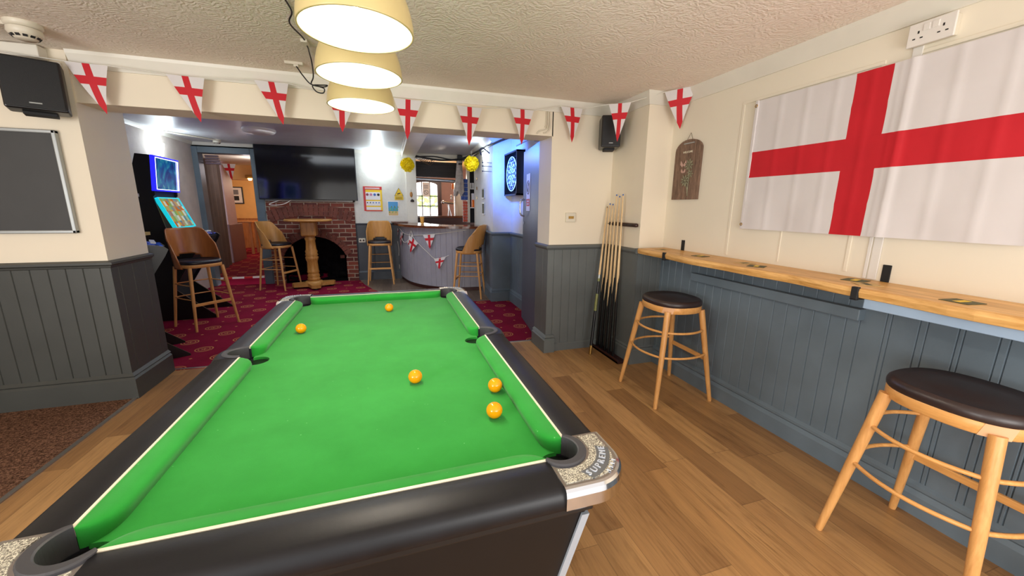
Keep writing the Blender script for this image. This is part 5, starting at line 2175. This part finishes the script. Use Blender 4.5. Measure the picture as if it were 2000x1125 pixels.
M['warm_glow'] = glow('warm_lamp', (255, 214, 150), 6)
MB().lathe([(.03, -.011), (.001, -.012)], (0, 0, 0), 20).build('lens', M['warm_glow'], dl)

# pom-poms
def pompom(loc, label):
    r = thing('tissue_pompom', loc, label, 'pompom', 0, 'yellow pompoms over the bar')
    m = MB()
    q = random.Random(int(loc[0] * 100))
    for i in range(150):
        zz_ = 1 - 2 * (i + .5) / 150
        a = i * 2.39996
        rr_ = sqrt(1 - zz_ * zz_)
        d = Vector((rr_ * cos(a), rr_ * sin(a), zz_))
        t = d.cross(Vector((0, 0, 1)) if abs(d.z) < .9 else Vector((1, 0, 0))).normalized()
        w = d.cross(t)
        ang = q.uniform(0, pi)
        t, w = t * cos(ang) + w * sin(ang), w * cos(ang) - t * sin(ang)
        R_ = .125 * q.uniform(.88, 1.06)
        P = d * R_
        m.add([d * .05, P - t * .028 + w * .006, P + d * .008 - w * .008, P + t * .028 + w * .006], [(0, 1, 2), (0, 2, 3)])
    m.sphere((0, 0, 0), .10, 16, 10)
    m.build('petals', M['tissue'], r)
    m = MB()
    m.tube([(0, 0, .1), (0, 0, ZB - loc[2] - .06)], .002, 5)
    m.build('hanging_thread', M['string'], r)
    return r


pompom((.385, 7.55, 2.17), 'yellow tissue pompom hanging at the left end of the bar')
pompom((1.41, 6.75, 2.15), 'yellow tissue pompom hanging at the right end of the bar')

# ================================================================== WALL ITEMS OF THE BACK ROOM
# posters
def flat(parent, name, x0, x1, z0, z1, y, mat, t=.002):
    return WB().box((x0, y, z0), (x1, y + t, z1)).build(name, mat, parent)


YW = YB - .004
ps = thing('drinks_poster', (-.26, YW, 1.55), 'red and yellow printed notice with rows of coloured discs left of the warning sign', 'poster')
bx = flat(ps, 'sheet', -.425, -.09, 1.33, 1.785, YW - .002, M['yellow_ink'])
flat(ps, 'red_header', -.425, -.09, 1.725, 1.785, YW - .004, M['red_ink'])
flat(ps, 'red_side', -.425, -.385, 1.33, 1.725, YW - .0035, M['red_ink'])
flat(ps, 'red_foot', -.40, -.10, 1.325, 1.345, YW - .004, M['red_ink'])
for (z0, z1) in ((1.54, 1.68), (1.43, 1.515), (1.35, 1.405)):
    flat(ps, 'white_panel', -.385, -.125, z0, z1, YW - .005, M['white_paper'])
for i, c in enumerate(('maroon_ink', 'pink_ink', 'blue_ink', 'black_ink')):
    m = WB()
    m.lathe([(.024, -.001), (.024, .001)], (-.355 + .066 * i, YW - .006, 1.635), 18, rot=Matrix.Rotation(pi / 2, 3, 'X'))
    m.build('disc', M[c], ps)
for i in range(5):
    m = WB()
    m.lathe([(.012, -.001), (.012, .001)], (-.36 + .052 * i, YW - .006, 1.485), 12, rot=Matrix.Rotation(pi / 2, 3, 'X'))
    m.build('disc', M['black_ink' if i < 2 else 'blue_ink'], ps)
m = WB()
for z in (1.755, 1.74):
    m.box((-.39, YW - .0055, z), (-.13, YW - .004, z + .008))
for i in range(4):
    m.box((-.375 + .066 * i, YW - .0062, 1.57), (-.335 + .066 * i, YW - .005, 1.582))
m.build('print_lines', M['white_paper'], ps)
ws = thing('warning_sign', (.22, YW, 1.65), 'yellow triangular security camera warning sign on the white wall', 'sign')
m = WB()
m.add([(.14, YW - .003, 1.625), (.30, YW - .003, 1.625), (.22, YW - .003, 1.765)], [(0, 1, 2)])
m.box((.14, YW - .003, 1.545), (.30, YW - .001, 1.615))
m.build('yellow_face', M['yellow_ink'], ws)
m = WB()
a, b_, c = Vector((.14, YW - .0045, 1.622)), Vector((.30, YW - .0045, 1.622)), Vector((.22, YW - .0045, 1.768))
m.tube([a, b_, c], .004, 6, closed=True)
m.cbox((.222, YW - .004, 1.665), (.06, .002, .018), Matrix.Rotation(rad(-15), 3, 'Y'))
m.box((.196, YW - .005, 1.640), (.204, YW - .003, 1.665))
for z in (1.59, 1.572, 1.557):
    m.box((.155, YW - .0045, z), (.285, YW - .003, z + .006))
m.build('black_print', M['black_ink'], ws)
bp = thing('beach_poster', (.10, YW, 1.38), 'small white-bordered beach picture poster below the warning sign', 'poster')
flat(bp, 'paper', .0, .205, 1.235, 1.52, YW - .002, M['white_paper'])
flat(bp, 'sky', .012, .193, 1.40, 1.508, YW - .004, M['sky_ink'])
flat(bp, 'sea', .012, .193, 1.33, 1.40, YW - .004, M['teal_ink'])
flat(bp, 'sand', .012, .193, 1.247, 1.33, YW - .004, M['sand_ink'])
m = WB()
for i in range(9):
    m.cbox((.03 + .02 * i, YW - .005, 1.31 + .05 * (i % 3)), (.016, .001, .03 + .01 * (i % 2)), Matrix.Rotation(.4 * (i % 4 - 1.5), 3, 'Y'))
m.build('palm_print', M['green_fringe'], bp)
orn = thing('hanging_ornament', (.45, YB - .04, 1.62), 'small carved wooden ornament hanging on the white post', 'ornament')
m = WB()
m.sphere((.45, YB - .05, 1.65), .026, 14, 10, sc=(1, .5, 2.0))
m.build('oval_drop', M['pine'], orn)
m = WB()
m.lathe([(.012, 1.56), (.035, 1.535), (.03, 1.51)], (.465, YB - .05, 0), 14)
m.tube([(.45, YB - .045, 1.75), (.45, YB - .045, 1.70), (.46, YB - .045, 1.55)], .002, 5)
m.build('bell_drop', M['dark_wood'], orn)
so = thing('wall_socket', (-.49, YB - .02, .78), 'white socket with red buttons low on the dark panelling by the fireplace', 'socket')
WB().box((-.56, YB - .035, .735), (-.44, YB - .02, .815)).build('plate', M['dirty_white'], so, .003)
m = WB()
for x in (-.53, -.475):
    m.lathe([(.017, -.002), (.017, .004)], (x, YB - .038, .775), 14, rot=Matrix.Rotation(pi / 2, 3, 'X'))
m.build('round_buttons', M['dark_red'], so)
sh2 = thing('corner_shelf', (.22, YB - .1, 1.12), 'small dark ledge against the wall at the left end of the bar', 'ledge')
WB().box((.05, YB - .14, 1.115), (.36, YB - .0, 1.135)).build('board', M['bar_wood'], sh2, .003)

# wall lights (lit, cool white)
def wall_light(loc, nrm, label, power, s=1.0):
    r = thing('wall_light', loc, label, 'wall light', atan2(nrm[1], nrm[0]) - pi / 2 + pi, 'cool white lit wall lights')
    # local -Y points away from the wall
    m = MB()
    m.cbox((0, -.008, 0), (.10 * s, .016, .10 * s))
    m.build('wall_plate', M['white_plastic'], r, .004)
    m = MB()
    def fn(u, v):
        a = pi * u
        return (.105 * s * cos(a) * (1 - .35 * v), -.015 - .075 * s * sin(a) * (1 - .35 * v), .075 * s - .17 * s * v)
    m.grid(fn, 20, 6)
    m.build('glass_shade', M['wall_light'], r)
    n = Vector((nrm[0], nrm[1], 0)).normalized()
    p = Vector(loc) + n * .16
    lamp('wall_light_glow', 'POINT', tuple(p + Vector((0, 0, .04))), power, (.80, .93, 1.0), .06)
    return r


wall_light((-.12, YB - .005, 2.16), (0, -1), 'lit cool white wall light on the back wall right of the television', 10)
wall_light((-3.02, 6.84, 2.17), (1, 0), 'lit cool white wall light above the tall fruit machine', 9)
wall_light((1.545, 6.15, 2.18), (-1, .07), 'lit cool white wall light on the pilaster beside the dartboard', 6)

# pictures on the pilaster
for (y0, y1, z0, z1, mt, lab) in ((6.25, 6.42, 1.56, 1.73, 'white_paper', 'small framed picture on the pilaster above its twin'),
                                  (6.25, 6.42, 1.30, 1.50, 'white_paper', 'small framed picture on the pilaster, the lower one')):
    x = 1.475 + (6.33 - 5.57) / 1.83 * .125
    r = thing('framed_picture', (x, (y0 + y1) / 2, z0), lab, 'picture')
    WB().box((x - .018, y0, z0), (x - .004, y1, z1)).build('frame', M['silver'], r, .002)
    WB().box((x - .020, y0 + .02, z0 + .02), (x - .017, y1 - .02, z1 - .02)).build('print', M['mat_print'], r)
for k in range(3):
    o = MB().lathe([(.03, 0), (.03, .012)], (0, 0, 0), 16, rot=Matrix.Rotation(-pi / 2, 3, 'Y')).build('horse_brass', M['gold'])
    o.location = (1.583, 7.1, 1.93 - .17 * k)
    tag(o, ('round brass ornament at the top of the column of three beside the bar', 'round brass ornament in the middle of the column of three beside the bar', 'round brass ornament at the bottom of the column of three beside the bar')[k], 'brass ornament', 'brasses on the wall by the bar')

# ================================================================== DARTBOARD
dbx = thing('dartboard_cabinet', (1.70, 5.2, 1.87), 'black dartboard cabinet with LED-lit blue and white dartboard on the right recess wall', 'dartboard')
m = WB()
Y0_, Y1_, Z0_, Z1_ = 4.98, 5.545, 1.585, 2.165
m.box((1.745, Y0_, Z0_), (1.76, Y1_, Z1_))
m.box((1.64, Y0_, Z0_), (1.75, Y0_ + .02, Z1_))
m.box((1.64, Y1_ - .02, Z0_), (1.75, Y1_, Z1_))
m.box((1.64, Y0_, Z0_), (1.75, Y1_, Z0_ + .02))
m.box((1.64, Y0_, Z1_ - .02), (1.75, Y1_, Z1_))
m.build('cabinet_box', M['black'], dbx)
cyc, czc = (Y0_ + Y1_) / 2, (Z0_ + Z1_) / 2
M['dart_dark'] = plain('navy_dart_segment', (10, 26, 60), .6, var=.1)
dn = NT('lit_white_dart_segment', .5)
dn.color(lin((205, 225, 240)))
dn.emit(lin((190, 220, 255)), .25)
M['dart_lit'] = dn.mat
m = WB()
base_d = Matrix(((0, 0, -1, 1.66), (-1, 0, 0, cyc), (0, 1, 0, czc), (0, 0, 0, 1)))
m.M = base_d
m.lathe([(.225, -.08), (.225, 0)], (0, 0, 0), 40, cap=True)
m.build('board_body', M['dart_dark'], dbx)
for par in (0, 1):
    m = WB()
    m.M = base_d
    for k in range(20):
        for (r0, r1, sw_) in ((.02, .095, 0), (.098, .106, 1), (.108, .158, 0), (.16, .170, 1)):
            if ((k + sw_) % 2) != par:
                continue
            a0, a1 = 2 * pi * (k - .5) / 20, 2 * pi * (k + .5) / 20
            P = [(r0 * cos(a0), r0 * sin(a0), .0015), (r1 * cos(a0), r1 * sin(a0), .0015), (r1 * cos((a0 + a1) / 2), r1 * sin((a0 + a1) / 2), .0015), (r1 * cos(a1), r1 * sin(a1), .0015), (r0 * cos(a1), r0 * sin(a1), .0015)]
            m.add(P, [(0, 1, 2, 3, 4)])
    m.build('segments', M['dart_lit'] if par else M['dart_dark'], dbx)
nums = [20, 1, 18, 4, 13, 6, 10, 15, 2, 17, 3, 19, 7, 16, 8, 11, 14, 9, 12, 5]
for k, nn_ in enumerate(nums):
    a = pi / 2 - 2 * pi * k / 20
    Mt = base_d @ Matrix.Translation((.197 * cos(a), .197 * sin(a), .002))
    text('number', str(nn_), .036, Mt, M['dart_lit'], dbx, .001)
m = WB()
m.M = base_d
m.tube([(.226 * cos(2 * pi * i / 40), .226 * sin(2 * pi * i / 40), .0) for i in range(40)], .004, 6, closed=True)
M['led_ring'] = glow('pale_blue_led_ring', (120, 180, 255), 5)
m.build('led_ring', M['led_ring'], dbx)
lamp('dartboard_blue_glow', 'SPOT', (1.05, 5.0, 2.05), 190, (.06, .20, 1.0), .1, (1.6, 5.35, 1.95), spot=rad(100), blend=1.0)
lamp('dartboard_blue_wash', 'SPOT', (1.20, 4.9, 2.15), 55, (.05, .18, 1.0), .1, (1.55, 4.3, 1.9), spot=rad(80), blend=1.0)
da = thing('dartboard_lamp_arm', (1.5, 5.65, 2.18), 'thin black lamp arm with small holders left of the dartboard', 'lamp arm')
m = WB()
m.tube(smooth_path([(1.47, 5.75, 2.20), (1.36, 5.70, 2.26), (1.30, 5.62, 2.22), (1.31, 5.60, 2.15)]), .008, 8)
m.build('arm', M['matt_black'], da)
m = WB()
for z in (2.05, 2.0, 1.93):
    m.tube([(1.47, 5.62, z), (1.33, 5.60, z)], .004, 6)
    m.sphere((1.33, 5.60, z), .010, 10, 8)
m.build('dart_holders', M['matt_black'], da)

# ================================================================== BLUE DOOR (open against the recess)
d2 = thing('door_2', (1.475, 3.72, 0), 'tall blue-grey painted door standing open in the right recess', 'door')
d2['kind'] = 'structure'
del d2['category']
hx_, hy_ = 1.475, 3.72
ex_, ey_ = 1.600, 4.58
dv = Vector((ex_ - hx_, ey_ - hy_, 0)).normalized()
nv_ = Vector((-dv.y, dv.x, 0))
DM = Matrix(((dv.x, nv_.x, 0, hx_), (dv.y, nv_.y, 0, hy_), (0, 0, 1, 0), (0, 0, 0, 1)))
DL = .875
m = WB()
m.M = DM
m.box((0, -.04, .015), (DL, 0, 2.075))
m.build('door_leaf', M['door_blue'], d2, .004)
m = WB()
m.M = DM
m.tube(smooth_path([(DL - .12, .005, 1.52), (DL - .12, .05, 1.50), (DL - .12, .06, 1.42), (DL - .12, .05, 1.34), (DL - .12, .005, 1.32)]), .010, 10)
m.build('pull_handle', M['chrome'], d2)
m = WB()
m.M = DM
m.lathe([(.018, -.002), (.018, .006)], (DL - .11, .006, 1.24), 16, rot=Matrix.Rotation(-pi / 2, 3, 'X'))
m.build('keyhole_plate', M['chrome'], d2)
nt = thing('door_notice', (1.55, 4.3, 1.6), 'white paper notice with a crossed circle taped to the blue door', 'notice')
m = WB()
m.M = DM
u0, u1 = .46, .66
m.box((u0, .002, 1.385), (u1, .004, 1.80))
m.build('paper', M['white_paper'], nt)
m = WB()
m.M = DM
cu = (u0 + u1) / 2
m.tube([(cu + .07 * cos(2 * pi * i / 24), .005, 1.65 + .075 * sin(2 * pi * i / 24)) for i in range(24)], .005, 6, closed=True)
m.tube([(cu - .05, .005, 1.70), (cu + .05, .005, 1.60)], .004, 6)
m.lathe([(.014, 0), (.014, .002)], (cu, .004, 1.695), 12, rot=Matrix.Rotation(-pi / 2, 3, 'X'))
m.box((cu - .012, .004, 1.60), (cu + .012, .006, 1.68))
m.build('crossed_circle', M['grey_ink'], nt)
m = WB()
m.M = DM
m.box((u0 + .015, .004, 1.44), (u1 - .015, .0055, 1.52))
m.build('red_panel', M['red_ink'], nt)
m = WB()
m.M = DM
for i in range(2):
    for j in range(2):
        m.box((u0 + .05 + .055 * i, .0055, 1.455 + .03 * j), (u0 + .09 + .055 * i, .007, 1.472 + .03 * j))
m.build('white_print', M['white_paper'], nt)
dc = thing('door_closer', (1.45, 3.8, 2.12), 'metal door closer with folded arm at the top of the blue door', 'door closer')
WB().box((1.36, 3.70, 2.075), (1.44, 3.78, 2.15)).build('closer_body', M['silver'], dc, .005)
WB().box((1.40, 3.66, 2.06), (1.455, 3.72, 2.16)).build('mount', M['black'], dc, .005)
m = WB()
m.tube([(1.40, 3.74, 2.12), (1.22, 4.1, 2.13)], .008, 6)
m.tube([(1.40, 3.74, 2.10), (1.38, 4.2, 2.085)], .008, 6)
m.build('arm', M['silver'], dc)
wc = thing('surface_wiring', (1.4, 3.37, 2.2), 'cream surface cables running down the beam end above the blue door', 'cable')
m = WB()
m.tube(smooth_path([(1.40, 3.378, 2.255), (1.40, 3.376, 2.15), (1.385, 3.376, 2.11), (1.32, 3.376, 2.09), (1.30, 3.376, 2.065)]), .005, 6)
m.tube(smooth_path([(1.42, 3.378, 2.255), (1.42, 3.374, 2.14), (1.40, 3.374, 2.09), (1.36, 3.374, 2.075)]), .005, 6)
m.tube(smooth_path([(1.385, 3.378, 2.255), (1.385, 3.374, 2.16), (1.375, 3.374, 2.12)]), .004, 6)
m.build('cables', M['dirty_white'], wc)

# ================================================================== DOORWAY AND ROOM BEYOND
cu_ = thing('door_curtain', (-3.2, 9.1, 0), 'long taupe curtain drawn back on the left inside the doorway', 'curtain')
m = WB()
def cf(u, v):
    x = -3.05 - .38 * u
    y = 8.16 + 2.0 * u
    a = .05 * sin(u * 30) * (.6 + .4 * v)
    return (x + a * .9, y + .01 * sin(u * 20), .12 + 2.12 * v)
m.grid(cf, 90, 6)
m.build('cloth', M['curtain'], cu_)
m = WB()
m.tube([(-3.04, 8.15, 2.27), (-3.43, 10.2, 2.27)], .015, 8)
m.build('curtain_rail', M['silver'], cu_)
bl = thing('rolled_blind', (-2.9, 8.05, 2.2), 'bundled pink-grey blind at the top left of the doorway', 'blind')
m = WB()
for k in range(4):
    m.box((-2.94, 8.14 - .0 * k, 2.10 + .04 * k), (-2.72 - .01 * k, 8.20, 2.13 + .04 * k))
m.build('folded_slats', M['purple_panel'], bl, .006)
wpn = WB().box((-3.56, 10.25, .11), (-3.42, 11.1, .98))
tag(wpn.build('mauve_screen', M['purple_panel'], None, .01), 'low mauve painted partition end beyond the curtain', 'partition')
wpn = WB().prism([(-3.56, 10.25), (-3.43, 10.25), (-3.43, 10.8), (-3.56, 10.8)], .98, 2.36)
M['lilac'] = plain('lilac_white_paint', (206, 190, 206), .6, var=.05)
tag(wpn.build('lilac_pillar', M['lilac']), 'pale lilac pillar standing on the partition beyond the curtain', 'pillar')
pc = thing('framed_picture', (-4.3, 13.85, 1.5), 'black framed picture on the orange wall of the far room', 'picture')
WB().box((-4.48, 13.86, 1.45), (-4.16, 13.9, 1.95)).build('frame', M['black'], pc, .005)
WB().box((-4.45, 13.85, 1.48), (-4.19, 13.862, 1.92)).build('mount', M['white_paper'], pc)
WB().box((-4.40, 13.845, 1.55), (-4.27, 13.852, 1.68)).build('print', M['black_ink'], pc)
WB().box((-4.40, 13.845, 1.72), (-4.27, 13.852, 1.86)).build('print', M['grey_ink'], pc)
tb = thing('pub_table', (-3.75, 12.3, .11), 'small dark orange wooden pub table in the far room', 'table')
MB().cbox((0, 0, .86), (.55, .6, .04)).build('table_top', M['orange_pine'], tb, .005)
for sx in (-1, 1):
    for sy in (-1, 1):
        MB().cbox((sx * .2, sy * .22, .42), (.06, .06, .84)).build('leg', M['orange_pine'], tb)
sl = thing('pub_bench_stool', (-3.2, 12.3, .11), 'dark wooden stool beside the far room table', 'stool')
MB().cbox((0, 0, .60), (.42, .38, .05)).build('seat', M['orange_pine'], sl, .01)
for sx in (-1, 1):
    for sy in (-1, 1):
        MB().cbox((sx * .16, sy * .14, .29), (.045, .045, .58)).build('leg', M['orange_pine'], sl)
ff = thing('hanging_pennant', (-3.3, 10.2, 2.1), 'white pennant with a red cross hanging in the far doorway room', 'pennant')
pennant(ff, (-3.42, 10.3, 2.30), (-3.16, 10.3, 2.30), (-3.27, 10.32, 1.95), (0, -1, 0), name='cloth')
fw = thing('far_wall_lamp', (-3.15, 11.15, 2.0), 'small brass wall lamp glowing in the far orange room', 'wall light')
WB().box((-3.25, 11.13, 2.05), (-3.05, 11.19, 2.13)).build('fitting', M['gold'], fw, .01)
WB().lathe([(.03, 2.0), (.05, 2.05)], (-3.15, 11.12, 0), 12).build('lit_shade', M['warm_glow'], fw)
